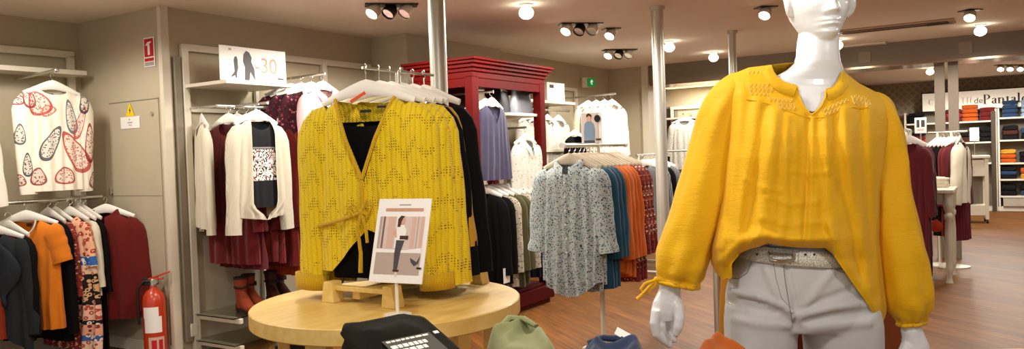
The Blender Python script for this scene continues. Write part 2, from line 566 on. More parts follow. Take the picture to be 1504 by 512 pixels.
# ------------------------------------------------------------------ garments and hangers
WHITE_METAL_HOOK = M['steel']
def make_hanger(label, loc, rz, mat=None, w=.2, group=None, neck=.10, hookrot=0):
    t = thing('clothes_hanger', label, 'hanger', loc, rz, group)
    pts, rr = [], []
    for i in range(21):
        x = -1 + i / 10
        pts.append((x * w, .012 * x * x, -neck + .022 - .062 * abs(x) ** 1.25))
        rr.append((.0075 + .003 * (1 - abs(x)), .014 + .020 * (1 - abs(x)) ** 1.4))
    b = MB(); b.tube(pts, rr, 10, ref=(0, 1, 0)); b.build('shoulder_bar', mat or M['hanger'], t)
    p = [(0, 0, -neck + .05), (0, 0, -.045), (0, 0, -.036)]
    for k in range(12):
        a = radians(-60 + k * 22)
        p.append((.02 * cos(a), 0, -.017 + .0185 * sin(a)))
    p = [Vector(q) for q in p]
    R = Matrix.Rotation(pi / 2 + hookrot, 3, 'Z')
    b = MB(); b.tube([R @ q for q in p], .0026, 6); b.build('hook', WHITE_METAL_HOOK, t)
    return t

def torso(sw=.195, hw=.23, L=.62, thick=.05, slope=.055, neck=.075, nf=.09, nb=.012, vneck=False, hem=None,
          fold=.012, nfold=6.0, seed=0, gap=None, nt=30, ns=24, waist=0.0, hem_in=0.0, lean=0.0):
    """rows of points: neckline/shoulder edge down to the hem; the front opens at the centre"""
    def width(s):
        w = sw + (hw - sw) * min(1, s * 1.15) ** .8
        return w - waist * exp(-((s - .55) / .2) ** 2)
    rows = []
    for i in range(ns + 1):
        s = (i / ns) ** 1.25
        row = []
        cols = [(0, a / nt) for a in range(nt + 1)] + [(1, a / (2 * nt)) for a in range(1, 2 * nt)] + [(2, a / nt) for a in range(nt + 1)]
        for seg, a in cols:
            w = width(s)
            if seg == 0:    # front, centre to -x
                ph = a * pi / 2; sx, fy = -sin(ph), -cos(ph)
            elif seg == 1:  # back, -x to +x
                ph = a * pi; sx, fy = -cos(ph), sin(ph)
            else:           # front, +x to the centre
                ph = (1 - a) * pi / 2; sx, fy = sin(ph), -cos(ph)
            g = gap(s) if gap else 0.0
            if seg != 1 and g:
                x = math.copysign(g + (w - g) * abs(sx), -1 if seg == 0 else 1)
            else:
                x = sx * w
            ax = abs(x) / max(w, 1e-6) * sw
            if ax >= neck:
                zt = -slope * (ax - neck) / (sw - neck) - .012 * ((ax - neck) / (sw - neck)) ** 4
                nk = 0
            else:
                q = 1 - ax / neck
                nk = q if vneck else sqrt(max(0, 1 - (1 - q) ** 2))
                zt = -(nf if fy < 0 else nb) * nk
            zh = -L + (hem(x, fy < 0) if hem else 0)
            z = zt + (zh - zt) * s
            dist = max(0, -slope * max(0, ax - neck) / (sw - neck) - z)
            T = thick * (sqrt(1 - (1 - min(1, dist / .11)) ** 2) * .9 + .1)
            T *= 1 - hem_in * s ** 4
            yy = T * math.copysign(abs(fy) ** .75, fy)
            k = s ** .75 * fold
            n1 = noise.noise(Vector((x * 9 + seed * 3.1, (0 if fy < 0 else 5) + seed, z * 1.6)))
            n2 = noise.noise(Vector((x * 22 + seed, z * 7, seed * 1.7 + fy)))
            f = k * (sin(nfold * 2 * pi * x / (2 * w) + seed + 3 * n1) * .8 + n1 * 1.2 + .5 * n2)
            yy += f * (1 if abs(fy) > .25 else abs(fy) * 4) * (1 if fy > 0 else -1)
            x += k * .6 * noise.noise(Vector((seed, z * 6, x * 3)))
            yy += lean * z
            row.append(Vector((x, yy, z)))
        rows.append(row)
    return rows
def sleeve_rows(side, sw=.195, slope=.055, L=.55, ang=7, r0=.072, r1=.05, flat=.6, fold=.006, seed=0, fwd=.0, bend=.0, cuff=0, puff=0, n=18, m=18):
    rows = []
    a = radians(ang)
    p0 = Vector((side * (sw - .058), 0, -slope * .55 - .03))
    d0 = Vector((side * .75, 0, -.66)).normalized()
    pts = []
    for i in range(m + 1):
        s = i / m
        blend = min(1, s / .16)
        b2 = a + bend * s
        d = (d0 * (1 - blend) + Vector((side * sin(b2), -fwd * s, -cos(b2))).normalized() * blend).normalized()
        pts.append(p0.copy())
        p0 = p0 + d * (L / m)
    x = None
    for i in range(m + 1):
        s = i / m
        d = (pts[min(m, i + 1)] - pts[max(0, i - 1)]).normalized()
        y = Vector((0, 1, 0))
        xx = y.cross(d).normalized()
        y = d.cross(xx)
        r = r0 + (r1 - r0) * s + puff * sin(pi * min(1, s * 1.02)) ** 2 * s
        if s < .14:
            r *= .55 + .45 * sqrt(s / .14)
        if cuff and s > .93:
            r *= cuff
        row = []
        for j in range(n):
            t = 2 * pi * j / n
            nz = noise.noise(Vector((cos(t) * 1.3 + seed, sin(t) * 1.3 + side, s * 5 + seed)))
            q = r + fold * (nz * 1.6 + .5 * sin(5 * t + seed + 4 * s)) * min(1, s * 3)
            row.append(pts[i] + xx * (q * cos(t)) + y * (q * flat * sin(t)))
        rows.append(row)
    return rows
def collar_rows(neck=.075, h=.045, nf=.07, spread=.05, w=.02):
    """a shirt collar: stand-up band folded outwards, open at the front"""
    rows = []
    for k, (dz, out) in enumerate(((-.005, 0), (.028, .004), (.03, .016), (-.018, .03))):
        row = []
        for i in range(29):
            t = radians(-80 + 340 * i / 28) - radians(0)
            a = -pi / 2 + radians(12) + (2 * pi - radians(24)) * i / 28
            fr = max(0, -sin(a))
            x, y = cos(a) * (neck + out), sin(a) * (.045 + out)
            z = dz - nf * fr ** 2 - (.03 * fr ** 3 if k == 3 else 0)
            row.append(Vector((x, y, z)))
        rows.append(row)
    return rows
GN = 0
def garment(name, label, cat, loc, rz, mat, sleeve=True, parts=True, collar=False, buttons=0, group=None, sl={}, smat=None, tagc=False, **kw):
    global GN
    GN += 1
    kw.setdefault('seed', GN * 1.37 % 17)
    sw, slope = kw.get('sw', .195), kw.get('slope', .055)
    b = MB(); b.grid(torso(**kw))
    s_ = []
    if sleeve:
        for side in (-1, 1):
            r = sleeve_rows(side, sw=sw, slope=slope, seed=kw['seed'] + side, **sl)
            s_.append(r)
    if not parts:
        for r in s_:
            b.grid(r, True)
        o = b.build(name, mat, None, loc, rz, ang=0)
        return tag(o, label, cat, group)
    t = thing(name, label, cat, loc, rz, group)
    b.build('body', mat, t, ang=0)
    for r in s_:
        b = MB(); b.grid(r, True); b.build('sleeve', smat or mat, t, ang=0)
    if collar:
        b = MB(); b.grid(collar_rows(kw.get('neck', .075), nf=kw.get('nf', .07) * .8)); b.build('collar', mat, t, ang=0)
    for k in range(buttons):
        z = -kw.get('nf', .09) - .05 - k * .085
        b = MB(); b.tube([(0, -kw.get('thick', .05) - .009, z), (0, -kw.get('thick', .05) - .014, z)], .006, 10)
        b.build('button', M['hanger'], t)
    if tagc:
        b = MB(); b.box((0, .028, -.03), (.035, .002, .018)); b.build('neck_label', M['black'], t)
    return t
def hang(u, v, z, rz, name, label, short, cat, mat, hanger=True, hm=None, dz=.115, hg=None, tilt=0, **kw):
    """a garment on its hanger; z is the height of the rail"""
    short = ' '.join(short.split()[:10])
    if hanger:
        make_hanger('white hanger holding the ' + short if hm is None else 'pale hanger holding the ' + short, W(u, v, z), rz, hm, w=min(.2, kw.get('sw', .195) - .005), group=hg, hookrot=kw.pop('hookrot', 0))
    else:
        kw.pop('hookrot', 0)
    return garment(name, label, cat, W(u, v, z - dz), rz, mat, **kw)

F = {}
F['orange'] = fabric('burnt_orange_jersey', '#d9791a')
F['charcoal'] = fabric('charcoal_wool', '#25282c', .9)
F['black'] = fabric('black_jersey', '#0c0b0d', .85, var=.05)
F['black2'] = fabric('soft_black_knit', '#100e0e', .9, var=.05)
F['burg'] = fabric('burgundy_wool', '#621512', .9)
F['burgknit'] = knit('burgundy_knit', '#76181a', '#4a0b0e', 60)
F['wine'] = fabric('wine_red_fabric', '#5e1720', .85)
F['rust'] = fabric('rust_red_fabric', '#9b3518', .85)
F['cream'] = knit('cream_ribbed_knit', '#e2dac6', '#bfb59c', 70)
F['creamplain'] = fabric('cream_fabric', '#d9d0ba')
F['white'] = fabric('white_cotton', '#ddd8cb', .8)
F['yelknit'] = None
F['purple'] = fabric('slate_violet_jersey', '#46435c', .7)
F['teal'] = fabric('dark_teal_fabric', '#1d4a63', .75)
F['orange2'] = fabric('bright_rust_fabric', '#cf6418', .75)
F['olive'] = fabric('olive_fabric', '#4d4a2d')
F['navy'] = fabric('navy_fabric', '#222b3d')
F['grey'] = fabric('grey_fabric', '#8a867c')
F['rose'] = fabric('pale_rose_fabric', '#d9aeb0', .7)
F['floralred'] = printed('red_floral_print', '#7c2a22', ['#c9897a', '#3a1517', '#b4472e', '#e0c0a4'], 70, .75)
F['floralwine'] = printed('wine_floral_print', '#3c1420', ['#8d2b38', '#b06a78', '#1d1016', '#6a1c2c'], 55, .7)
F['speckle'] = printed('blue_green_speckled_print', '#b6bcba', ['#5a7f8a', '#2f5566', '#8fa3a0', '#1a252c', '#426a7a'], 105, .86)
F['pinkfloral'] = printed('pink_floral_print', '#e5b7a4', ['#c2573e', '#5a2b2c', '#f3dfd0', '#8b3b34'], 60, .7)
F['whitefloral'] = printed('white_floral_print', '#dcd9cf', ['#b5b3ab', '#8f9a93', '#d7cfc6'], 80, .4)
F['greypattern'] = printed('grey_pattern_print', '#b0a898', ['#6b665c', '#3d3a36', '#d2cabb'], 80, .6)
F['greyknit'] = knit('grey_striped_knit', '#7c7d80', '#37383c', 24)
F['denim'] = fabric('blue_denim', '#2f3b58', .85, 500, .4)
F['oliveshirt'] = fabric('sage_green_cotton', '#80855a', .85)
F['folded_orange'] = fabric('rust_orange_wool', '#a04f12', .9)
F['folded_black'] = fabric('charcoal_green_cotton', '#191710', .9)

# ---- small helpers for shop fittings, in a thing's own axes (x along u, y along v)
def bars(name, mat, parent, segs, w=.03, d=None, bevel=.004):
    b = MB()
    for p, q in segs:
        p, q = Vector(p), Vector(q)
        c, e = (p + q) / 2, q - p
        b.box(c, (abs(e.x) + w, abs(e.y) + (d or w), abs(e.z) + w))
    return b.build(name, mat, parent, bevel=bevel)
def rod(name, mat, parent, p, q, r=.012):
    b = MB(); b.tube([p, q], r, 14); return b.build(name, mat, parent)
def panel(name, mat, parent, c, d, bevel=.003):
    b = MB(); b.box(c, d); return b.build(name, mat, parent, bevel=bevel)

# ================================================================== alcove wall unit (first bay)
t = thing('wall_rail_unit', 'cream metal wall unit holding the paisley blouse and the low packed rail', 'clothes rail', W(2.4, 5.94, 0), AL)
for x in (.8, -.4):
    panel('upright', M['rackwhite'], t, (x, -.02, 1.09), (.05, .035, 2.18))
panel('top_bar', M['rackwhite'], t, (.2, -.02, 2.185), (1.25, .035, .05))
panel('shelf', M['rackwhite'], t, (.2, -.12, 2.03), (1.2, .24, .035))
rod('hanging_rail', M['steel'], t, (-.9, -.39, 1.125), (.78, -.39, 1.125), .014)
for x in (-.4, .77):
    rod('rail_bracket', M['steel'], t, (x, 0, 1.125), (x, -.39, 1.125), .01)
a = onv(45, 106, 5.9); c = onv(93, 92, 5.42); a, c = UV(a), UV(c)
rod('face_out_arm', M['steel'], t, (.43, 0, 1.985), (.43, -.52, 2.0), .011)
b = MB(); b.ball((.43, -.525, 2.0), .018); b.build('arm_knob', M['steel'], t)
PAIS = ellipse_print('paisley_print', '#efe6d6', [
    (-.115, -.09, .075, .085, 20, '#b5433c'), (-.06, -.14, .05, .035, 30, '#c2564c'), (-.17, -.05, .04, .08, 0, '#8e2b2b'),
    (-.05, -.36, .05, .13, -28, '#3f4550'), (.09, -.18, .04, .12, 8, '#5a626c'), (.11, -.42, .07, .16, 30, '#b5433c'), (.155, -.22, .03, .12, -18, '#b84a45'),
    (.03, -.58, .07, .06, 0, '#a94038'), (-.14, -.58, .05, .06, 0, '#8e2b2b'), (.2, -.06, .035, .10, -14, '#2f2c31'), (.22, -.36, .04, .14, 0, '#8e2b2b'),
    (-.2, -.5, .03, .08, 0, '#34343c'), (-.24, -.06, .04, .05, 0, '#8e2b2b'), (-.235, -.3, .03, .07, 0, '#4a4d55'), (-.25, -.6, .04, .04, 0, '#8e2b2b'), (.25, -.62, .05, .06, 0, '#7c2a2c')])
hang(2.83, 5.47, 1.985, RZV, 'paisley_blouse', 'cream blouse with red and grey paisley print hanging on the alcove wall', 'paisley blouse', 'blouse', PAIS, sw=.19, hw=.205, L=.68, nf=.035, neck=.085, slope=.045, thick=.05, sl=dict(L=.66, ang=0, r0=.085, r1=.055, flat=.55), tagc=True)
hang(2.22, 5.47, 1.82, RZV, 'white_blouse', 'plain white blouse just entering the picture edge beside the paisley blouse', 'edge white blouse', 'blouse', F['white'], L=.6, sl=dict(L=.56))
# low rail: from the corner outwards
DRESS = banded('patchwork_dress_print', None, [(9, '#e8b08e', '#a5432f'), (-.27, '#2f62a8', '#e8d8c8'), (-.33, '#e9c3a0', '#c4634a'), (-.39, '#221b1c', '#d8a878'), (-.60, '#e8b7a0', '#b04a35'), (-.70, '#1d1a20', '#e9d2c0'), (-.73, '#e2a184', '#7e3030'), (-.80, '#3c5f9e', '#f0d6c2'), (-.84, '#e8c6ae', '#b24d3a')], 34)
zr = 1.125
GL = 'white hangers on the low alcove rail'
hang(3.13, 5.42, zr, RZU + .55, 'burgundy_jacket', 'burgundy soft jacket at the corner end of the low rail', 'burgundy jacket', 'jacket', F['burg'], sw=.2, hw=.24, L=.74, thick=.085, sl=dict(L=.66, ang=5, r0=.08, r1=.07, puff=.03), collar=True, nf=.07)
hang(3.03, 5.53, zr, RZU + .05, 'black_dress', 'long black dress between the burgundy jacket and the patchwork dress', 'black dress by the burgundy jacket', 'dress', F['black'], L=.94, thick=.035, sw=.19, hw=.22, sleeve=True, sl=dict(L=.5, r0=.06))
hang(2.98, 5.5, zr, RZU, 'white_blouse', 'white blouse showing as a narrow strip behind the patchwork dress', 'strip of white blouse', 'blouse', F['creamplain'], L=.55, thick=.03, sw=.195, sl=dict(L=.45, r0=.06))
hang(2.90, 5.46, zr, RZU + .1, 'patchwork_dress', 'pink patchwork print dress with blue and black bands on the low rail', 'patchwork dress', 'dress', DRESS, L=.9, sw=.18, hw=.27, thick=.05, vneck=True, nf=.12, sl=dict(L=.3, r0=.055, ang=12), fold=.018)
hang(2.86, 5.57, zr, RZU, 'pink_floral_blouse', 'dark red floral blouse partly hidden behind the black cardigan', 'dark red floral blouse', 'blouse', F['floralred'], L=.9, thick=.03, sl=dict(L=.5, r0=.06), vneck=True)
hang(2.80, 5.55, zr, RZU, 'black_cardigan', 'black cardigan hanging beside the orange t-shirt', 'black cardigan by the orange t-shirt', 'cardigan', F['black'], L=.83, thick=.045, hw=.225, sl=dict(L=.74, ang=4, r0=.07, r1=.05), vneck=True, nf=.2)
hang(2.62, 5.47, zr - .005, RZU + .6, 'orange_t_shirt', 'burnt orange short sleeved t-shirt with a narrow neck trim on the low rail', 'orange t-shirt', 't-shirt', F['orange'], L=.72, sw=.2, hw=.215, thick=.05, nf=.10, neck=.09, sl=dict(L=.24, ang=15, r0=.078, r1=.072, flat=.6), fold=.014, tagc=True)
hang(2.50, 5.45, zr - .06, RZU + .1, 'black_blazer', 'black blazer hanging in front of the orange t-shirt', 'black blazer', 'blazer', F['black2'], L=.70, thick=.05, sw=.195, hw=.2, sl=dict(L=.62, ang=3, r0=.07, r1=.05))
hang(2.39, 5.43, zr - .07, RZU + .55, 'grey_waterfall_jacket', 'charcoal jacket with a draped waterfall lapel at the picture edge', 'charcoal waterfall jacket', 'jacket', F['charcoal'], L=.56, thick=.06, sw=.2, hw=.235, gap=lambda s: .05 + .06 * s, sl=dict(L=.6, ang=4, r0=.075, r1=.055), neck=.08, hem=lambda x, fr: (-.16 * max(0, x) / .2 if fr else 0))
wj = [o for o in bpy.data.objects if o.get('label', '').startswith('charcoal jacket with a draped')][0]
for sx in (-1, 1):
    rows_ = []
    for k in range(13):
        q = k / 12
        z = -.01 - .44 * q
        w_ = .05 + .11 * sin(pi * min(1, q * 1.25)) ** .8 - .02 * q
        rows_.append([Vector((sx * (.045 + .05 * q + w_ * j / 8), -.070 - .022 * sin(pi * j / 8) - .006 * sin(9 * q + j * .8), z - .05 * (j / 8) * (1 - q) * (j / 8))) for j in range(9)])
    b = MB(); b.grid(rows_); b.build('draped_lapel', fabric('slate_lapel_wool', '#282c31', .9), wj, ang=0, solid=.004)
b = MB()
pts_ = [(sx_ * .09 * cos(a_), -.055 - .012 * sin(a_), -.10 * sin(a_) + .004) for sx_, a_ in [(-1, pi * k_ / 16) for k_ in range(17)]]
b.tube(pts_, .006, 6)
ot = [o for o in bpy.data.objects if o.get('label', '').startswith('burnt orange short sleeved')][0]
b.build('neck_trim', F['creamplain'], ot)
hang(2.415, 5.43, zr - .075, RZU + .55, 'rust_red_top', 'rust red top worn under the charcoal waterfall jacket', 'rust red top', 'top', F['rust'], hanger=False, L=.66, sw=.18, hw=.195, thick=.04, sleeve=False)
# ================================================================== wall things beside the alcove
def wall_at(p, n='u'):
    return p
# painted access panel in the column wall, with its lock
t = thing('access_hatch', 'flush grey access panel with a small lock in the column wall', 'panel', W(3.29, 5.28, 0), AL)
panel('panel_door', M['wall'], t, (-.004, 0, .91), (.008, .60, 1.775), .002)
panel('top_gap', M['wall_dark'], t, (-.005, 0, 1.802), (.009, .60, .006), 0)
panel('bottom_gap', M['wall_dark'], t, (-.005, 0, 1.125), (.009, .60, .004), 0)
b = MB(); b.tube([(-.004, -.235, 1.70), (-.02, -.235, 1.70)], .013, 16); b.box((-.022, -.235, 1.695), (.006, .008, .03)); b.build('lock', M['steel'], t)
b = MB(); b.tube([(-.004, .31, 1.15), (-.03, .31, 1.15)], .012, 14); b.box((-.03, .30, 1.16), (.008, .02, .05)); b.build('latch', M['steel'], t)
def board(name, label, cat, u, v, z, w, h, rz, mat, th=.004):
    t = thing(name, label, cat, W(u, v, z), rz)
    b = MB(); b.box((0, 0, 0), (w, th, h)); b.build('plate', mat, t, bevel=.001)
    return t
def flat(name, mat, t, pts, y=-.003, th=.0008):
    b = MB(); b.prism(pts, (0, y, 0), (1, 0, 0), (0, 0, 1), th)
    return b.build(name, mat, t, smooth=False)
def rect(x, z, w, h):
    return [(x - w / 2, z - h / 2), (x + w / 2, z - h / 2), (x + w / 2, z + h / 2), (x - w / 2, z + h / 2)]
RZL = AL - pi / 2     # faces -u
P = {k: plain('print_' + k, c, .5, .3, var=0) for k, c in dict(red='#c8202a', white='#f3f1ec', black='#1d1c1e', yellow='#f1d21c', grey='#a9a39c', skin='#d9a88c', hair='#4a2c22', green='#0c9a4a', rose='#d8b3a4', copper='#c99a7d', pink='#d7c5bd', brown='#7a6259', blue='#7f96ad', tan='#b7a59c', darkgrey='#4b474b').items()}
t = board('fire_sign', 'red and white fire extinguisher sign high on the column wall', 'sign', 3.284, 5.055, 2.128, .125, .205, RZL, P['white'])
flat('red_field', P['red'], t, rect(0, .03, .105, .125))
flat('red_band', P['red'], t, rect(0, -.053, .105, .022))
flat('grey_band', P['grey'], t, rect(0, -.082, .105, .025))
flat('extinguisher_mark', P['white'], t, [(-.012, -.02), (.012, -.02), (.012, .045), (.006, .055), (.03, .062), (.028, .072), (-.01, .07), (-.035, .05), (-.03, .043), (-.012, .05)], -.0042)
t = board('warning_sign', 'yellow warning triangle stuck on the grey access panel', 'sign', 3.278, 5.31, 1.742, .11, .10, RZL, M['card'], .0015)
bpy.data.objects.remove(t.children[0])
flat('triangle', P['yellow'], t, [(-.055, -.048), (.055, -.048), (0, .05)], -.0005, .001)
flat('bolt_mark', P['black'], t, [(-.004, -.03), (.012, -.002), (.002, -.002), (.008, .022), (-.010, -.008), (0, -.008)], -.0015)
t = board('paper_notice', 'white paper notice under the yellow warning triangle', 'notice', 3.278, 5.315, 1.65, .235, .085, RZL, M['card'], .0015)
flat('printed_dot', P['grey'], t, rect(-.005, .022, .012, .012), -.0012)
flat('printed_line', P['grey'], t, rect(0, 0, .06, .008), -.0012)
flat('printed_line', P['grey'], t, rect(0, -.018, .04, .006), -.0012)
# fire extinguisher on its bracket
t = thing('fire_extinguisher', 'red fire extinguisher with white labels standing by the column wall', 'fire extinguisher', W(3.185, 4.985, 0))
b = MB(); b.lathe([(.0, .005), (.06, .005), (.072, .015), (.075, .03), (.075, .40), (.07, .44), (.05, .475), (.028, .492), (.022, .50), (.022, .515), (.0, .515)], 32); b.build('cylinder', M['extred'], t)
b = MB(); b.lathe([(.0, .51), (.02, .51), (.02, .55), (.012, .56), (0, .56)], 18); b.build('valve', M['steel'], t)
def facing(a):   # towards the camera
    return Vector((sin(a), -cos(a), 0))
def wrap(name, mat, a0, a1, z0, z1, r):
    b = MB(); b.grid([[Vector((r * cos(a0 + (a1 - a0) * i / 14), r * sin(a0 + (a1 - a0) * i / 14), z)) for i in range(15)] for z in (z0, z1)])
    return b.build(name, mat, t)
wrap('paper_label', M['card'], radians(-125), radians(-45), .30, .375, .0765)
wrap('paper_label', M['card'], radians(-120), radians(-30), .20, .31, .0764)
wrap('pictogram_label', P['rose'], radians(-100), radians(-20), .06, .17, .0764)
wrap('pictogram_mark', P['red'], radians(-85), radians(-60), .08, .15, .0772)
wrap('pictogram_mark', P['red'], radians(-50), radians(-30), .08, .15, .0772)
b = MB()
b.box((.02, 0, .56), (.10, .022, .014)); b.box((.055, 0, .585), (.13, .022, .012), M=Matrix.Rotation(radians(-18), 3, 'Y'))
b.build('squeeze_handle', M['extred'], t, bevel=.003)
b = MB(); b.tube([(-.01, -.0, .545), (-.06, -.01, .545), (-.095, -.02, .50), (-.1, -.02, .40), (-.098, -.02, .25)], .009, 10); b.build('hose', M['black'], t)
b = MB(); b.tube([(.03, -.02, .545), (.03, -.045, .545)], .018, 16); b.build('gauge', M['steel'], t)
b = MB(); b.box((-.03, .03, .54), (.09, .06, .05)); b.build('wall_hook', M['black'], t, bevel=.004)

# ================================================================== second wall unit with the -30 sign
GLASS = NT('shelf_glass'); GLASS.b.inputs['Transmission Weight'].default_value = 1.0; GLASS.col('#e6efe9'); GLASS = GLASS.set(.05, .5)
t = thing('wall_shelf_unit', 'cream metal wall shelving carrying the -30 sign and the boots', 'shelving', W(3.44, 4.915, 0), AL)
for x in (0, 1.33):
    panel('upright', M['rackwhite'], t, (x, -.022, 1.09), (.05, .04, 2.18))
panel('upright', M['rackwhite'], t, (.62, -.018, 1.09), (.03, .03, 2.18))
panel('top_bar', M['rackwhite'], t, (.95, -.022, 2.16), (1.92, .03, .05))
panel('cross_bar', M['rackwhite'], t, (.3, -.022, 1.72), (.6, .025, .03))
panel('side_cheek', M['wall_dark'], t, (-.06, -.02, 1.09), (.05, .03, 2.0))
panel('shelf', M['rackwhite'], t, (.28, -.25, 1.885), (.58, .46, .025))
for z_ in (.255, .07):
    for x in (.03, .62, 1.3):
        panel('shelf_bracket', M['rackwhite'], t, (x, -.25, z_), (.03, .46, .035))
    panel('glass_shelf', GLASS, t, (.66, -.24, z_ + .022), (1.36, .44, .008), .001)
rod('hanging_rail', M['steel'], t, (.02, -.33, 1.73), (.62, -.33, 1.73))
rod('face_out_arm', M['steel'], t, (.18, -.33, 1.735), (.18, -.66, 1.735), .010)
rod('face_out_arm', M['steel'], t, (.72, -.02, 1.96), (.72, -.66, 1.97), .010)
rod('rail_bracket', M['steel'], t, (.02, 0, 1.73), (.02, -.33, 1.73), .009)
rod('rail_bracket', M['steel'], t, (.62, 0, 1.73), (.62, -.33, 1.73), .009)
panel('wall_socket', M['white'], t, (-.03, -.03, .17), (.05, .03, .09))
# sign
t = board('discount_sign', 'white sign with two dark figures and -30 on the cream shelf', 'sign', 3.72, 4.50, 2.02, .575, .235, AL, M['card'])
flat('dark_figure', P['darkgrey'], t, [(-.20, -.10), (-.192, -.08), (-.18, -.07), (-.168, -.055), (-.172, .02), (-.165, .045), (-.15, .05), (-.14, .03), (-.138, -.03), (-.15, -.07), (-.152, -.10), (-.16, -.10), (-.166, -.08), (-.185, -.09)])
flat('dark_figure', P['darkgrey'], t, [(-.085, -.11), (-.08, -.02), (-.095, .02), (-.088, .07), (-.065, .095), (-.04, .085), (-.02, .05), (-.025, .02), (0, -.03), (.005, -.11), (-.035, -.05), (-.045, -.11)])
flat('red_mark', P['copper'], t, rect(-.20, .095, .022, .014))
flat('small_print', P['darkgrey'], t, rect(.235, -.085, .055, .012))
text('number', '-30', P['copper'], t, .155, (.105, -.0035, -.005), (pi / 2, 0, 0))
# garments of that unit
F['black_print'] = None
def top_print():
    t = NT('black_top_with_printed_panel')
    sp = t.new('ShaderNodeSeparateXYZ'); t.l.new(t.co(), sp.inputs[0])
    vo = t.new('ShaderNodeTexVoronoi'); vo.inputs['Scale'].default_value = 110
    t.l.new(t.co(), vo.inputs['Vector'])
    s2 = t.new('ShaderNodeSeparateColor'); t.l.new(vo.outputs['Color'], s2.inputs[0])
    pat = t.ramp(s2.outputs[0], [(0, '#ece6df'), (.45, '#1a191d'), (.72, '#c7c0bd'), (.86, '#a9484a')], True)
    z = sp.outputs['Z']
    k = t.math('MULTIPLY', t.math('LESS_THAN', z, -.20), t.math('GREATER_THAN', z, -.41))
    line = t.math('LESS_THAN', t.math('ABSOLUTE', t.math('ADD', z, .19)), .005)
    c = t.mix(k, '#1a1a1e', pat)
    t.col(t.mix(line, c, '#8c8686'))
    return t.set(.8, .2)
TP = top_print()
hang(3.545, 4.28, 1.735, RZV, 'cream_cardigan', 'open cream knitted cardigan hanging in front of burgundy knits', 'cream cardigan outfit', 'cardigan', F['cream'], sw=.18, hw=.20, L=.655, thick=.06, neck=.085, nf=.02, gap=lambda s: max(0, .098 - .02 * (1 - min(1, s * 8)) - .1 * max(0, (s - .86) / .1) ** 1.5), sl=dict(L=.72, ang=4, r0=.075, r1=.055, flat=.6), fold=.012, hem=lambda x, fr: .03 * (abs(x) / .2) - .02)
garment('black_printed_tee', 'black top with a printed panel under the cream cardigan', 'top', W(3.545, 4.282, 1.62), RZV, TP, sleeve=False, sw=.165, hw=.175, L=.59, nf=.07, neck=.09, thick=.045, fold=.005)
zr = 1.73
for i, (u, mt, lab, sh, L, kind) in enumerate([
        (3.475, 'creamplain', 'cream knit at the wall end of the rail behind burgundy knits', 'cream knit at the rail end', .72, 'jumper'),
        (3.55, 'burgknit', 'burgundy ribbed jumper nearest the cream knit', 'first burgundy jumper', .98, 'jumper'),
        (3.62, 'wine', 'dark wine cardigan between burgundy jumpers', 'dark wine cardigan', 1.02, 'cardigan'),
        (3.70, 'burg', 'burgundy wool jumper right behind the cream cardigan', 'burgundy wool jumper', .98, 'jumper'),
        (3.80, 'burgknit', 'long burgundy ribbed jumper below the cream cardigan hem', 'long burgundy jumper', 1.0, 'jumper'),
        (3.90, 'burg', 'burgundy wool pullover toward the boots', 'burgundy pullover', 1.04, 'jumper'),
        (4.00, 'rust', 'rust red blouse beside the yellow cardigan sleeve', 'rust red blouse', 1.12, 'blouse')]):
    hang(u if i else 3.43, 4.58 if i else 4.71, zr, RZU + (-.5 if i == 0 else .1 if i % 2 else -.05), kind if kind != 'blouse' else 'blouse', lab, sh, kind, F[mt], L=L, sw=.19, hw=.235, thick=.042, sl=dict(L=.72, ang=3, r0=.06, r1=.05), fold=.014)
hang(4.16, 4.28, 1.965, RZV, 'pink_blouse', 'pale pink blouse with a buttoned neck on the upper arm', 'pale pink blouse', 'blouse', F['rose'], sw=.19, hw=.22, L=.62, nf=.11, vneck=True, neck=.08, sl=dict(L=.5, ang=6), collar=True)
for i, (v, lab, sh) in enumerate([(4.38, 'dark wine floral blouse right behind the pale pink one', 'wine floral blouse behind pink'), (4.46, 'dark wine floral blouse second behind the pale pink one', 'second wine floral blouse'), (4.55, 'dark wine floral blouse nearest the wall on the upper arm', 'wine floral blouse by the wall')]):
    hang(4.14 - .02 * i, v, 1.965, RZV - .25 - .1 * i, 'floral_blouse', lab, sh, 'blouse', F['floralwine'], sw=.2, hw=.24, L=.78, nf=.08, sl=dict(L=.58, ang=7, r0=.08))
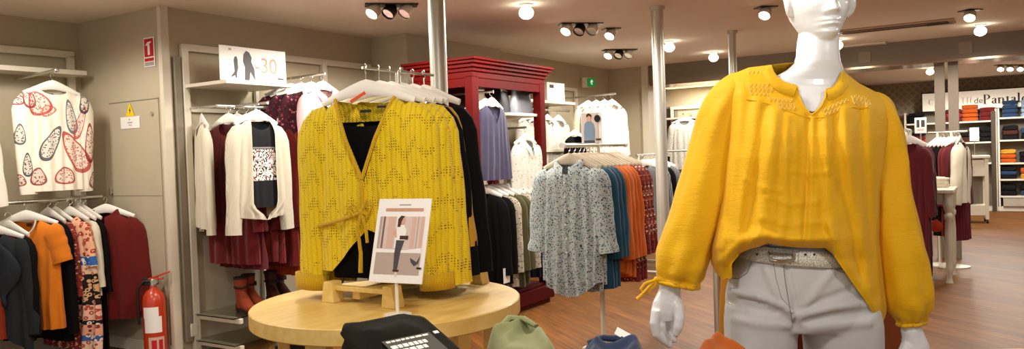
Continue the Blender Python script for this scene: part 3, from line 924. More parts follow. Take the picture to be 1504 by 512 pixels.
# boots
def boot(label, u, v, z, rz, mat, sole, lean=0):
    t = thing('ankle_boot', label, 'boot', W(u, v, z), AL + rz, 'ankle boots on the low shelf')
    rs = []
    for k, (y, zc, rx, rz_) in enumerate([(-.165, .035, .02, .02), (-.14, .04, .036, .03), (-.10, .048, .042, .036), (-.05, .062, .042, .05), (-.01, .08, .038, .066)]):
        rs.append([Vector((rx * cos(2 * pi * j / 20), y, zc + rz_ * sin(2 * pi * j / 20))) for j in range(20)])
    b = MB(); b.rings(rs)
    leg = []
    for (z_, yc, rx, ry) in [(.02, .03, .034, .05), (.06, .03, .036, .058), (.10, .035, .036, .052), (.14, .04, .038, .046), (.19, .04, .043, .05), (.235, .04, .046, .053)]:
        leg.append([Vector((rx * cos(2 * pi * j / 20), yc + ry * sin(2 * pi * j / 20), z_)) for j in range(20)])
    b.rings(leg)
    o = b.build('upper', mat, t); remeshed(o, .006, 5)
    b = MB(); b.rings([[Vector((.048 * cos(a) , .04 + .055 * sin(a), z_)) for a in [2 * pi * j / 20 for j in range(20)]] for z_ in (.228, .242)], cap=True); b.build('top_rim', sole, t)
    b = MB(); b.tube([(0, -.17, .012), (0, -.08, .012), (0, .06, .012)], [(.03, .012), (.04, .012), (.032, .012)], 12, ref=(1, 0, 0)); b.box((0, .06, .02), (.055, .055, .055)); b.build('sole', sole, t)
    b = MB(); b.tube([(.04 * cos(a) * 1.02, .04 + .05 * sin(a), .17) for a in [2 * pi * j / 16 for j in range(17)]], .008, 8); b.box((.045, .03, .17), (.012, .03, .03)); b.build('ankle_strap', sole, t)
    return t
BR, BD = plain('rust_suede', '#8a3a22', .8, .2), plain('dark_brown_leather', '#3f1d18', .6, .3)
SO = plain('dark_sole', '#2a1815', .6, .3)
boot('rust brown ankle boot with open top nearest the shelf corner', 3.62, 4.60, .282, radians(-20), BR, SO)
boot('rust brown ankle boot beside the first one on the low shelf', 3.74, 4.66, .282, radians(-15), BR, SO)
boot('dark brown ankle boot behind the round table edge', 3.90, 4.62, .282, radians(-25), BD, SO)
boot('second dark brown ankle boot behind the round table edge', 4.02, 4.66, .282, radians(-15), BD, SO)

# ================================================================== red wardrobe
u0, u1, v0, v1 = 4.96, 6.07, 3.49, 4.09
t = thing('red_wardrobe', 'tall open red wardrobe with a moulded cornice and clothes inside', 'wardrobe', W((u0 + u1) / 2, (v0 + v1) / 2, 0), AL)
wu, wv = (u1 - u0) / 2, (v1 - v0) / 2
for sx in (-1, 1):
    for sy in (-1, 1):
        panel('post', M['red'], t, (sx * (wu - .04), sy * (wv - .04), 1.03), (.08, .08, 1.84), .006)
b = MB()
for z, o, h in ((1.955, .0, .05), (1.995, .012, .03), (2.025, .03, .03), (2.052, .05, .025), (2.075, .065, .022)):
    b.box((0, 0, z), (2 * wu + 2 * o, 2 * wv + 2 * o, h))
b.build('cornice', M['red'], t, bevel=.006)
b = MB()
b.box((0, -wv + .02, 1.90), (2 * wu - .1, .03, .07)); b.box((-wu + .02, 0, 1.90), (.03, 2 * wv - .1, .07)); b.box((wu - .02, 0, 1.90), (.03, 2 * wv - .1, .07))
b.build('apron', M['red'], t)
b = MB(); b.box((0, 0, .10), (2 * wu + .04, 2 * wv + .04, .12)); b.box((0, 0, .02), (2 * wu - .02, 2 * wv - .02, .04)); b.build('plinth', M['red'], t, bevel=.006)
panel('base_board', M['redin'], t, (0, 0, .17), (2 * wu - .04, 2 * wv - .04, .02))
panel('back_panel', M['redin'], t, (-.22, wv - .04, 1.05), (2 * wu * .62, .015, 1.75))
panel('side_panel', M['redin'], t, (-wu + .035, .1, .6), (.015, .34, .9))
rod('front_rail', M['steel'], t, (-wu + .08, -.17, 1.135), (wu - .08, -.17, 1.135))
rod('face_out_arm', M['steel'], t, (-.24, .2, 1.84), (-.24, -.28, 1.84), .01)
panel('bag_shelf', M['rackwhite'], t, (.30, -.05, 1.665), (.58, .42, .025))
rod('face_out_arm', M['steel'], t, (.27, .1, 1.555), (.27, -.27, 1.555), .01)
b = MB(); b.lathe([(0, 1.925), (.035, 1.925), (.04, 1.91), (.03, 1.9), (0, 1.9)], 18, (.15, -.17, 0)); lo = b.build('downlight', M['white'], t)
b = MB(); b.lathe([(0, 1.899), (.028, 1.899), (.028, 1.895), (0, 1.895)], 18, (.15, -.17, 0)); b.build('lens', bulb_m, lo)
L = bpy.data.lights.new('wardrobe_downlight', 'SPOT'); L.energy, L.color, L.spot_size, L.spot_blend, L.shadow_soft_size = 14, LAMP_COL, radians(130), .6, .04
o = bpy.data.objects.new('wardrobe_downlight', L); COL.objects.link(o); o.location = W(5.67, 3.60, 1.88)
wc = ((u0 + u1) / 2, (v0 + v1) / 2)
for i, (v, lab, sh) in enumerate([(3.53, 'slate violet sleeveless top at the front of the red wardrobe', 'front violet top'), (3.60, 'slate violet sleeveless top behind the front violet top', 'violet top behind'), (3.68, 'slate violet sleeveless top third in the wardrobe row', 'third violet top')]):
    hang(5.275 + .012 * i, v, 1.84, RZV - .1, 'sleeveless_top', lab, sh, 'top', F['purple'], sleeve=False, sw=.155, hw=.205, L=.60, nf=.15, vneck=True, neck=.085, thick=.045, fold=.012, slope=.04)
hang(5.02, 3.98, 1.84, RZU, 'dark_jacket', 'dark jacket just inside the near side of the red wardrobe', 'dark wardrobe jacket', 'jacket', F['black2'], L=.8, thick=.03, sw=.18, sl=dict(L=.55, r0=.055))
def handbag(label, x, y, z, w, h, d, mat, rz):
    t = thing('handbag', label, 'handbag', W(wc[0] + x, wc[1] + y, z), AL + rz, 'handbags on the wardrobe shelf')
    rs = []
    for k in range(9):
        s = k / 8
        ww, dd = w / 2 * (1 - .22 * s), d / 2 * (1 - .65 * s) + .004
        rs.append([Vector((ww * math.copysign(abs(cos(a)) ** .35, cos(a)), dd * math.copysign(abs(sin(a)) ** .6, sin(a)), s * h)) for a in [2 * pi * j / 28 for j in range(28)]])
    b = MB(); b.rings(rs); b.build('bag_body', mat, t)
    for sy in (-1, 1):
        b = MB(); b.tube([(-w * .22 + 0, sy * .02, h * .9)] + [(-w * .22 * cos(a), sy * (.02 + .02 * sin(a)), h * .95 + .09 * sin(a) - .05 * sin(a) * (sy < 0) * 2.2) for a in [pi * j / 10 for j in range(11)]], .006, 8); b.build('strap', BD if mat != F['black'] else M['black'], t)
    return t
LG, LB = plain('slate_leather', '#595a61', .45, .4), plain('black_leather', '#232226', .4, .4)
handbag('slate grey trapezoid handbag with a looped strap on the wardrobe shelf', .37, -.16, 1.68, .30, .22, .12, LG, 0)
handbag('black handbag behind the slate grey one', .16, -.10, 1.68, .22, .22, .11, LB, .2)
hang(5.80, 3.535, 1.555, RZV, 'white_floral_blouse', 'white floral blouse hanging under the wardrobe bag shelf', 'white floral blouse in wardrobe', 'blouse', F['whitefloral'], sw=.185, hw=.22, L=.66, nf=.12, vneck=True, collar=True, sl=dict(L=.55, ang=5, r0=.075), hem=lambda x, fr: -.06 * cos(x * 9), fold=.016)
for i, (u, mt, lab, sh, L) in enumerate([
        (5.20, 'black', 'black jacket nearest in the lower wardrobe row', 'nearest black jacket', .80), (5.29, 'black2', 'soft black cardigan second in the lower wardrobe row', 'second black cardigan', .74),
        (5.38, 'greypattern', 'grey patterned blouse third in the lower wardrobe row', 'grey patterned blouse', .78), (5.48, 'olive', 'dark olive jacket in the lower wardrobe row', 'dark olive jacket', .80),
        (5.56, 'olive', 'olive jacket beside the grey beige knit in the wardrobe', 'olive jacket by the beige knit', .78), (5.65, 'greypattern', 'grey beige patterned knit near the wardrobe far post', 'grey beige knit', .66), (5.75, 'navy', 'navy jacket far along the lower wardrobe row', 'navy jacket', .76), (5.85, 'black', 'black jacket last in the lower wardrobe row', 'last black jacket', .74)]):
    hang(u, wc[1] - .17, 1.135, RZU + .25, 'wardrobe_jacket' if 'jacket' in sh else 'knitted_top', lab, sh, 'jacket' if 'jacket' in sh else 'top', F[mt], L=L, sw=.185, hw=.2, thick=.04, sl=dict(L=.62, ang=2, r0=.06, r1=.05))
t = thing('price_card', 'small white card hanging below the black wardrobe jacket', 'card', W(5.235, 3.42, .36), AL)
panel('card', M['card'], t, (0, 0, 0), (.09, .003, .12), 0)
rod('string', M['hanger'], t, (0, 0, .06), (0, .0, .16), .0012)
handbag('black handbag lying on the red wardrobe base', .34, -.08, .18, .30, .17, .16, LB, .2)

# ================================================================== white unit behind the wardrobe
t = thing('rear_wall_unit', 'cream wall shelving behind the red wardrobe holding white garments', 'shelving', W(7.0, 4.59, 0), AL)
for x in (.02, 1.0, 1.72):
    panel('upright', M['rackwhite'], t, (x, -.02, 1.05), (.04, .035, 2.1))
panel('top_bar', M['rackwhite'], t, (.86, -.02, 2.1), (1.75, .03, .04))
panel('shelf', M['rackwhite'], t, (.5, -.2, 1.88), (1.0, .38, .03))
panel('shelf', M['rackwhite'], t, (.5, -.2, 1.35), (1.0, .38, .03))
panel('shelf', M['rackwhite'], t, (.85, -.2, .5), (1.7, .38, .03))
rod('hanging_rail', M['steel'], t, (0, -.3, 1.8), (1.0, -.3, 1.8))
rod('face_out_arm', M['steel'], t, (1.32, -.02, 1.97), (1.32, -.75, 1.985), .012)
t = thing('white_box_sign', 'plain white box sign on the cream shelf beside the wardrobe post', 'sign', W(7.66, 4.28, 1.895), AL)
panel('box', M['card'], t, (0, .03, .105), (.40, .10, .21))
flat('small_print', P['darkgrey'], t, rect(-.10, .165, .09, .035), -.022)
for i, (v, lab, sh) in enumerate([(3.88, 'white blouse at the front of the arm behind the portrait sign', 'front white blouse behind portrait'), (3.96, 'white blouse second on the arm behind the portrait sign', 'second white blouse behind portrait'), (4.05, 'cream blouse third on the arm behind the portrait sign', 'third cream blouse'), (4.14, 'cream blouse nearest the wall behind the portrait sign', 'cream blouse nearest the wall')]):
    hang(8.30 - .03 * i, v, 1.97, RZV - .2, 'white_blouse', lab, sh, 'blouse', F['white' if i < 2 else 'creamplain'], sw=.2, hw=.25, L=.74, nf=.06, sl=dict(L=.55, ang=8, r0=.085), thick=.055)
for i, (u, mt, lab, sh) in enumerate([(7.1, 'whitefloral', 'white floral tunic seen through the open wardrobe back', 'floral tunic behind wardrobe'), (7.3, 'cream', 'cream knit seen through the wardrobe beside the floral tunic', 'cream knit behind wardrobe'), (7.5, 'whitefloral', 'white floral tunic behind the far wardrobe post', 'floral tunic by the post'), (7.75, 'white', 'white shirt just beyond the far wardrobe post', 'white shirt beyond the post')]):
    hang(u, 4.29, 1.8, RZV, 'white_tunic', lab, sh, 'tunic', F[mt], sw=.19, hw=.23, L=.80, nf=.08, thick=.05, sl=dict(L=.5, ang=5))
hang(7.62, 4.02, 1.62, RZV - .2, 'black_vest', 'black top hanging between wardrobe post and white garments', 'black top by the wardrobe post', 'top', F['black'], sw=.17, hw=.2, L=.7, sleeve=False, nf=.1)
# ================================================================== blouse rack in the middle of the shop
c5 = at(878, 222, 5.15)
uc, vc, _ = UV(c5)
t = thing('blouse_rack', 'steel floor rack with a single post carrying speckled, teal and orange blouses', 'clothes rack', W(uc, vc, 0), AL)
rod('post', M['rackwhite'], t, (0, 0, 0), (0, 0, 1.37), .016)
b = MB(); b.box((0, 0, .012), (.34, .05, .024)); b.box((0, 0, .012), (.05, .30, .024)); b.build('base', M['rackwhite'], t, bevel=.006)
rod('hanging_rail', M['steel'], t, (-.46, 0, 1.37), (.42, 0, 1.37), .014)
rod('bar_end', M['hanger'], t, (.42, 0, 1.37), (.445, 0, 1.37), .02)
rod('bar_end', M['hanger'], t, (-.46, 0, 1.37), (-.485, 0, 1.37), .02)
zr = 1.37
def rk(du, name, lab, sh, mt, **kw):
    hang(uc + du, vc, zr, RZU + kw.pop('tw', 0), name, lab, sh, 'blouse', F[mt], hm=WOODH, **kw)
WOODH = plain('beige_hanger_plastic', '#d6c8b0', .45, .4)
rk(-.40, 'speckled_blouse', 'long blue grey speckled blouse with rolled sleeves at the front of the rack', 'front speckled blouse', 'speckle', sw=.185, hw=.20, L=.76, nf=.06, collar=True, buttons=6, thick=.07, sl=dict(L=.50, ang=8, r0=.085, r1=.065, flat=.65, cuff=1.12), fold=.02, hem=lambda x, fr: (-.10 * cos(min(1.5, abs(x) * 8)) + .05) if fr else -.04 * cos(abs(x) * 6), tw=.06)
rk(-.33, 'speckled_blouse', 'second speckled blouse directly behind the front speckled one', 'second speckled blouse', 'speckle', sw=.18, hw=.20, L=.74, thick=.04, sl=dict(L=.5, ang=7, r0=.08))
for i in range(3):
    rk(-.26 + .055 * i, 'teal_blouse', ['dark teal blouse next to the speckled blouses', 'dark teal blouse in the middle of the teal trio', 'dark teal blouse next to the orange blouses'][i], ['teal blouse next to speckled', 'middle teal blouse', 'teal blouse next to orange'][i], 'teal', sw=.185, hw=.205, L=.78, thick=.04, nf=.07, sl=dict(L=.55, ang=5, r0=.085, r1=.06))
for i in range(4):
    rk(-.09 + .06 * i, 'orange_blouse', ['orange blouse next to the teal trio', 'orange blouse second in the orange row', 'orange blouse third in the orange row', 'orange blouse next to the red floral ones'][i], ['orange blouse next to teal', 'second orange blouse', 'third orange blouse', 'orange blouse next to floral'][i], 'orange2', sw=.185, hw=.205, L=.70 + .02 * i, thick=.045, nf=.07, sl=dict(L=.58, ang=5, r0=.085, r1=.06))
for i in range(3):
    rk(.16 + .06 * i, 'red_floral_blouse', ['red floral blouse next to the orange row', 'red floral blouse in the middle of the floral trio', 'red floral blouse at the far end of the rack'][i], ['floral blouse next to orange', 'middle floral blouse', 'floral blouse at the far end'][i], 'floralred', sw=.185, hw=.205, L=.80, thick=.045, nf=.07, sl=dict(L=.58, ang=6, r0=.085, r1=.06))
# portrait sign on the top bar
pc = at(869, 188, 5.15)
t = board('portrait_sign', 'upright sign with a standing figure in blue shirt and a black dot', 'sign', *UV(pc), .135, .205, RZU + radians(24), M['card'])
flat('pale_ground', P['pink'], t, rect(-.012, 0, .108, .20))
flat('blue_shirt', P['blue'], t, [(-.05, -.085), (-.052, -.02), (-.046, .03), (-.03, .045), (-.005, .045), (.014, .028), (.02, -.02), (.018, -.09)], -.0042)
flat('face', P['skin'], t, [(-.03, .045), (-.03, .075), (-.018, .088), (-.004, .078), (-.004, .048)], -.0044)
flat('hair', P['hair'], t, [(-.034, .07), (-.032, .09), (-.016, .098), (0, .088), (.0, .072), (-.016, .082)], -.005)
flat('trousers', P['darkgrey'], t, rect(-.017, -.09, .07, .02), -.0046)
flat('black_dot', P['black'], t, [(.038 + .02 * cos(a), .062 + .024 * sin(a)) for a in [2 * pi * k / 20 for k in range(20)]], -.005)
flat('small_print', P['darkgrey'], t, rect(.042, -.075, .035, .012), -.0046)
rod('sign_stem', M['rackwhite'], t, (-.0, .0, -.10), (-.0, .0, -.165), .006)
# exit sign and little red sign on the rear wall
t = thing('exit_sign', 'green lit running man exit sign high on the rear wall', 'exit sign', W(9.0, 4.54, 2.205), AL - radians(35))
panel('case', M['white'], t, (-.035, .0, 0), (.13, .08, .125), .008)
panel('lit_face', emit('exit_green', '#0b9a45', .35), t, (.03, -.045, 0), (.11, .012, .11), .003)
flat('running_man', emit('exit_white', '#f5fff8', .6), t, [(.03 + x * .7 - .02, z * .7) for x, z in [(.0, -.05), (.02, -.02), (.0, .0), (.01, .03), (.03, .05), (.05, .03), (.06, .0), (.045, .0), (.04, .015), (.03, -.01), (.05, -.035), (.035, -.045), (.02, -.03)]], -.052)
t = board('red_alarm_sign', 'small red sign low on the rear wall beside the floral blouses', 'sign', 9.735, 4.33, 1.14, .12, .15, RZU, P['red'])
flat('white_mark', P['white'], t, rect(0, -.01, .06, .07))
flat('white_mark', P['white'], t, rect(0, .05, .08, .012))

# ================================================================== fitting room corner behind the slim pole
t = thing('dark_door', 'dark brown door leaf at the back beside the slim steel pole', 'door', W(12.18, 4.80, 0), AL - pi / 2)
panel('leaf', plain('dark_door_paint', '#3c2c22', .5), t, (0, 0, 1.0), (.42, .04, 1.95), .004)
panel('frame', M['wall_dark'], t, (0, .015, 1.0), (.52, .03, 2.02), .004)
t = thing('light_trough', 'bright lit trough above the back shelf beside the slim pole', 'ceiling light', W(12.05, 4.2, 2.30), AL - pi / 2)
panel('housing', M['rackwhite'], t, (0, 0, .04), (1.0, .2, .08))
panel('diffuser', emit('trough_glow', '#ffe2b0', 1.6), t, (0, -.005, -.006), (.94, .19, .012))
lamp(11.6, 4.0, .8)
t = thing('back_wall_unit', 'cream wall shelving in the far corner holding the leafy print blouse', 'shelving', W(12.18, 4.2, 0), AL - pi / 2)
for x in (-.42, .16, .75):
    panel('upright', M['rackwhite'], t, (x, -.02, 1.0), (.05, .04, 2.0))
panel('top_bar', M['rackwhite'], t, (.16, -.02, 1.98), (1.22, .035, .05))
panel('shelf', M['rackwhite'], t, (.16, -.15, 1.80), (1.2, .3, .03))
rod('face_out_arm', M['steel'], t, (-.1, 0, 1.86), (-.1, -.4, 1.86))
hang(11.83, 4.30, 1.86, RZU + .3, 'leaf_print_blouse', 'white leafy print blouse hanging in the far corner', 'leafy print blouse', 'blouse', F['whitefloral'], sw=.2, hw=.25, L=.75, nf=.06, sl=dict(L=.5, ang=8))
q = at(968, 216, 8.6); qu, qv, _ = UV(q)
t = thing('knit_rack', 'chrome floor rack holding grey striped knits behind the slim pole', 'clothes rack', W(qu, qv, 0), AL)
for x in (-.3, .5):
    rod('post', M['rackwhite'], t, (x, .12, 0), (x, .12, 1.28), .014)
rod('hanging_rail', M['steel'], t, (-.35, .12, 1.27), (.55, .12, 1.27))
rod('top_bar', M['steel'], t, (.5, -.35, 1.30), (.5, .2, 1.30))
rod('foot_bar', M['rackwhite'], t, (-.3, -.2, .02), (-.3, .4, .02))
rod('foot_bar', M['rackwhite'], t, (.5, -.2, .02), (.5, .4, .02))
for i, (du, mt, lab) in enumerate([(-.22, 'greyknit', 'grey striped knit at the near end of the chrome rack'), (-.08, 'greyknit', 'grey striped knit second on the chrome rack'), (.08, 'black', 'black jumper third on the chrome rack'), (.24, 'greyknit', 'grey striped knit at the far end of the chrome rack')]):
    hang(qu + du, qv + .10, 1.27, RZU - .1, 'striped_knit' if mt != 'black' else 'jumper', lab, lab, 'jumper', F[mt], sw=.2, hw=.25, L=.72, thick=.05, sl=dict(L=.55, ang=8))

# ================================================================== trouser department at the far right
t = thing('trouser_sign', 'long white shop sign reading Pantalon above the far shelves', 'sign', W(16.62, 1.38, 2.02), AL - pi / 2)
panel('board', emit('backlit_sign_face', '#f3ead6', .45), t, (1.2, .03, 0), (2.4, .06, .33), .004)
panel('frame', M['darkmetal'], t, (1.2, .04, 0), (2.44, .06, .37), .004)
# upright letters with thick stems and thin bowls
def crescent(mb, cx, cz, rx, rz, thick, thin, a0=0, a1=360, n=28):
    pts = []
    o, i_ = [], []
    for k in range(n + 1):
        a = radians(a0 + (a1 - a0) * k / n)
        o.append((cx + rx * cos(a), cz + rz * sin(a)))
        i_.append((cx + (rx - thick) * cos(a), cz + (rz - thin) * sin(a)))
    for k in range(n):
        mb.prism([o[k], o[k + 1], i_[k + 1], i_[k]], (0, -.002, 0), (1, 0, 0), (0, 0, 1), .004)
def bar(mb, x, z, w, h):
    mb.prism(rect(x, z, w, h), (0, -.002, 0), (1, 0, 0), (0, 0, 1), .004)
def letter(ch, x, s):
    """s = x-height; returns (mesh builder, advance)"""
    b = MB(); k, h = .26 * s, .05 * s
    if ch == 'P':
        bar(b, x + .3 * s, .3 * s, k, 1.5 * s); bar(b, x + .3 * s, -.43 * s, .6 * s, h); bar(b, x + .15 * s, 1.03 * s, .3 * s, h)
        crescent(b, x + .42 * s, .66 * s, .62 * s, .40 * s, k, h, -90, 90); adv = 1.15
    elif ch in 'nm':
        bar(b, x + .2 * s, 0, k, .9 * s); bar(b, x + .2 * s, -.43 * s, .5 * s, h); bar(b, x + .1 * s, .43 * s, .2 * s, h)
        crescent(b, x + .52 * s, .12 * s, .36 * s, .34 * s, k, h, 0, 150); bar(b, x + .75 * s, -.15 * s, k, .58 * s); bar(b, x + .75 * s, -.43 * s, .46 * s, h); adv = 1.06
    elif ch == 'a':
        bar(b, x + .58 * s, -.05 * s, k, .72 * s); crescent(b, x + .40 * s, .20 * s, .31 * s, .26 * s, k * .9, h, 0, 170)
        crescent(b, x + .38 * s, -.2 * s, .32 * s, .25 * s, k, h, 60, 330); bar(b, x + .72 * s, -.42 * s, .14 * s, h); adv = .86
    elif ch == 't':
        bar(b, x + .26 * s, .08 * s, k, 1.0 * s); bar(b, x + .26 * s, .40 * s, .52 * s, h); crescent(b, x + .42 * s, -.3 * s, .2 * s, .16 * s, h, h, 180, 340); adv = .62
    elif ch == 'l':
        bar(b, x + .25 * s, .3 * s, k, 1.5 * s); bar(b, x + .25 * s, -.43 * s, .5 * s, h); bar(b, x + .12 * s, 1.03 * s, .25 * s, h); adv = .56
    elif ch == 'o':
        crescent(b, x + .46 * s, 0, .42 * s, .47 * s, k, h); adv = .96
    elif ch == 'C':
        crescent(b, x + .6 * s, .3 * s, .55 * s, .75 * s, k * .8, h, 40, 320); adv = 1.2
    elif ch == 'T':
        bar(b, x + .5 * s, .3 * s, k * .7, 1.45 * s); bar(b, x + .5 * s, 1.0 * s, .9 * s, h); bar(b, x + .5 * s, -.43 * s, .4 * s, h); adv = 1.0
    elif ch == 'E':
        bar(b, x + .25 * s, .3 * s, k * .7, 1.45 * s)
        for z in (1.0, .3, -.42):
            bar(b, x + .45 * s, z * s, .6 * s, h)
        adv = .9
    return b, adv * s
def word(w, x, s, z, mat):
    for ch in w:
        b, adv = letter(ch, x, s)
        b.build('letter', mat, t, (0, -.0, z), smooth=False)
        x += adv
s0 = UV(onu(1444, 146, 16.6))[1]
word('Pantalon', 1.38 - s0 - .01, .115, -.035, P['darkgrey'])
word('C', .10, .075, -.02, P['tan'])
word('TTE', 1.38 - UV(onu(1411, 146, 16.6))[1], .07, -.02, P['tan'])
text('small_script', 'de', P['darkgrey'], t, .15, (1.38 - UV(onu(1437, 146, 16.6))[1], -.002, -.02), (pi / 2, 0, 0))

t = thing('trouser_shelving', 'white shelving packed with folded trousers under the Pantalon sign', 'shelving', W(16.86, .19, 0), AL - pi / 2)
WSH = M['white']
for x in (-1.48, -.02, .02, .62, 1.22):
    panel('upright', WSH, t, (x, -.17, .92), (.03, .34, 1.84))
panel('back_board', M['wall_dark'], t, (-.1, -.005, .92), (2.75, .01, 1.84), 0)
panel('dark_divider', plain('dark_oak_side', '#4a3c2e', .6), t, (-.06, -.19, .90), (.07, .40, 1.80), .003)
ZR = (1.66, 1.26, .85, .56, .26)
for z in ZR:
    panel('shelf', WSH, t, (.62, -.18, z), (1.2, .36, .03))
for z in (1.62, 1.24, .86):
    panel('shelf', WSH, t, (-.74, -.18, z), (1.44, .36, .03))
panel('plinth', WSH, t, (-.1, -.17, .04), (2.7, .3, .08))
PILES = {k: fabric('folded_' + k, c) for k, c in dict(orange='#c4571a', burgundy='#6e1a1c', navy='#2b4266', lightblue='#9db4cf', black='#1d1b1e', grey='#8d8880', marble='#b5aa9c', ochre='#d89a2c', red='#b3261f', brown='#4b2b22').items()}
def folded(name, label, cat, p, rz, w, d, h, mat, group=None, seed=0, layers=2, n=14, part=None):
    """a folded garment: rounded stack of layers"""
    rs = []
    for k in range(n + 1):
        zz = k / n
        lay = abs(sin(pi * layers * zz)) ** .5
        inset = .02 * (1 - lay) * min(w, d) * 2
        top = .0 if zz < .85 else (zz - .85) / .15
        row = []
        for j in range(40):
            a = 2 * pi * j / 40
            nz = noise.noise(Vector((cos(a) * 2 + seed, sin(a) * 2, zz * 3 + seed)))
            ww, dd = w / 2 - inset - .02 * top ** 2 + .012 * nz, d / 2 - inset - .02 * top ** 2 + .012 * nz
            row.append(Vector((ww * math.copysign(abs(cos(a)) ** .38, cos(a)), dd * math.copysign(abs(sin(a)) ** .38, sin(a)), zz * h - .006 * top ** 2)))
        rs.append(row)
    for q in (.85, .6, .3, .03):
        rs.append([Vector((p_.x * q, p_.y * q, h + .012 * noise.noise(Vector((p_.x * 9 * q + seed, p_.y * 9 * q, seed))) * (1 if q < .8 else .4))) for p_ in rs[n]])
    b = MB(); b.rings(rs)
    o = b.build(name, mat, part, p, rz, ang=0)
    if part is None:
        tag(o, label, cat, group)
    return o
def pile(x, z, cols, tot, where, w=.26):
    """folded trousers one on another on a far shelf"""
    y0 = 0
    hh = tot / len(cols)
    for i, c in enumerate(cols):
        pos = ('at the bottom', 'second from below', 'third from below', 'on top')[i if len(cols) > 1 and i < len(cols) - 1 else (3 if len(cols) > 1 else 0)]
        p = W(16.86, .19, 0) + Matrix.Rotation(AL - pi / 2, 3, 'Z') @ Vector((x, -.19, z + .016 + i * hh))
        folded('folded_trousers', ('%s trousers %s of the pile %s' % (c, pos, where)), 'trousers', p, AL - pi / 2, w, .30, hh * .96, PILES[c], 'folded trousers on the far shelving', seed=x * 7 + i, layers=1)
pile(-.42, 1.62, ['orange'] * 4, .30, 'left of the burgundy pile')
pile(-.14, 1.62, ['burgundy'] * 3, .24, 'under the P of the sign')
pile(-.68, 1.62, ['burgundy', 'red', 'burgundy'], .24, 'half behind the pillars')
pile(-1.3, 1.62, ['black'] * 3, .20, 'beside the yellow sleeve')
pile(.20, 1.66, ['navy'] * 4, .30, 'on the top right bay', .24)
pile(.48, 1.66, ['lightblue'] * 4, .30, 'at the picture edge', .24)
pile(-.15, 1.24, ['black'] * 3, .26, 'below the burgundy pile')
pile(-.46, 1.24, ['brown', 'black'], .2, 'below the orange pile')
pile(-1.28, 1.24, ['red', 'burgundy', 'black'], .22, 'low beside the yellow sleeve')
pile(.20, 1.26, ['black', 'brown', 'black'], .26, 'below the navy pile', .24)
pile(.48, 1.26, ['black', 'navy'], .22, 'below the light blue pile', .24)
pile(.16, .85, ['orange', 'orange', 'ochre'], .24, 'above the navy shelf', .24)
pile(.45, .85, ['black', 'black'], .2, 'beside the orange and ochre pile', .24)
pile(.16, .56, ['black', 'navy', 'black'], .22, 'under the orange and ochre pile', .24)
pile(.46, .56, ['ochre', 'orange'], .20, 'low at the picture edge', .24)
pile(.16, .26, ['black', 'black'], .2, 'in the dark lower row', .24)
pile(.46, .26, ['navy', 'black'], .2, 'in the dark lower row at the edge', .24)
t = thing('marbled_carton', 'marbled grey carton under the lowest white shelf', 'box', W(16.62, -.13, .085), AL - pi / 2)
panel('carton', PILES['marble'], t, (0, 0, .075), (.50, .26, .15), .01)
panel('lid', PILES['grey'], t, (0, 0, .155), (.51, .27, .012), .004)
p = at(1431, 197, 13.6)
t = board('price_sign', 'small blank white price sign standing before the black folded trousers', 'sign', *UV(p), .14, .23, RZU, M['card'])
flat('price_line', P['grey'], t, rect(0, .05, .07, .012))
rod('stem', M['steel'], t, (0, .004, -.10), (0, .004, -.35), .006)
# white trolley with a door
p = onz(1427, 326, 0)
t = thing('white_trolley', 'white wooden trolley cabinet on castors standing before the far shelving', 'trolley', (p.x, p.y, 0), AL - pi / 2 + .12)
panel('top', M['tablewhite'], t, (0, 0, 1.03), (.50, .42, .04), .006)
for sx in (-1, 1):
    for sy in (-1, 1):
        panel('leg', M['tablewhite'], t, (sx * .2, sy * .16, .54), (.05, .05, .96), .004)
        b = MB(); b.tube([(sx * .2 - .014, sy * .16, .035), (sx * .2 + .014, sy * .16, .035)], .032, 14); b.build('castor', M['darkmetal'], t)
panel('drawer_front', M['tablewhite'], t, (0, -.15, .86), (.36, .03, .26), .006)
panel('side_panel', M['tablewhite'], t, (.2, 0, .86), (.03, .3, .26), .004)
panel('back_panel', M['wall_dark'], t, (0, .16, .6), (.38, .015, .8), 0)
panel('low_shelf', M['tablewhite'], t, (0, 0, .20), (.40, .34, .16), .006)
b = MB(); b.ball((0, -.175, .87), .018); b.build('drawer_knob', M['darkmetal'], t)
# turned leg table
p = onz(1395, 415, 0)
tu, tv, _ = UV(p)
t = thing('turned_leg_table', 'white table with turned legs next to the yellow sleeve', 'table', W(tu + .26, tv + .55, 0), AL)
panel('tabletop', M['tablewhite'], t, (0, 0, .845), (.62, 1.2, .035), .006)
panel('apron', M['tablewhite'], t, (0, 0, .775), (.52, 1.08, .10), .003)
LP = [(.032, 0), (.026, .02), (.02, .06), (.03, .10), (.035, .13), (.028, .16), (.034, .22), (.032, .45), (.026, .58), (.036, .60), (.036, .63), (.026, .65), (.04, .70), (.042, .72), (.042, .83)]
for sx in (-1, 1):
    for sy in (-1, 1):
        b = MB(); b.lathe(LP, 20, (sx * .26, sy * .55, 0)); b.build('leg', M['tablewhite'], t)
panel('low_rail', M['tablewhite'], t, (0, .1, .12), (.04, .9, .03), .004)
p = at(1377, 281, 7.6)
t = folded('crumpled_cloth', 'crumpled cream cloth lying on the turned leg table', 'cloth', (p.x, p.y, .863), AL, .17, .2, .10, F['creamplain'], seed=4, layers=3)
p = at(1375, 331, 7.55)
t = thing('orange_pouch', 'round orange red pouch hanging under the white table', 'pouch', (p.x, p.y, p.z))
b = MB(); b.lathe([(.0, -.06), (.03, -.058), (.055, -.03), (.058, 0), (.04, .035), (.015, .05), (.012, .06), (0, .06)], 22); b.build('pouch_body', plain('orange_red_plush', '#c63d1d', .8), t)
rod('cord', M['darkmetal'], t, (0, 0, .055), (0, 0, .725 - p.z), .003)
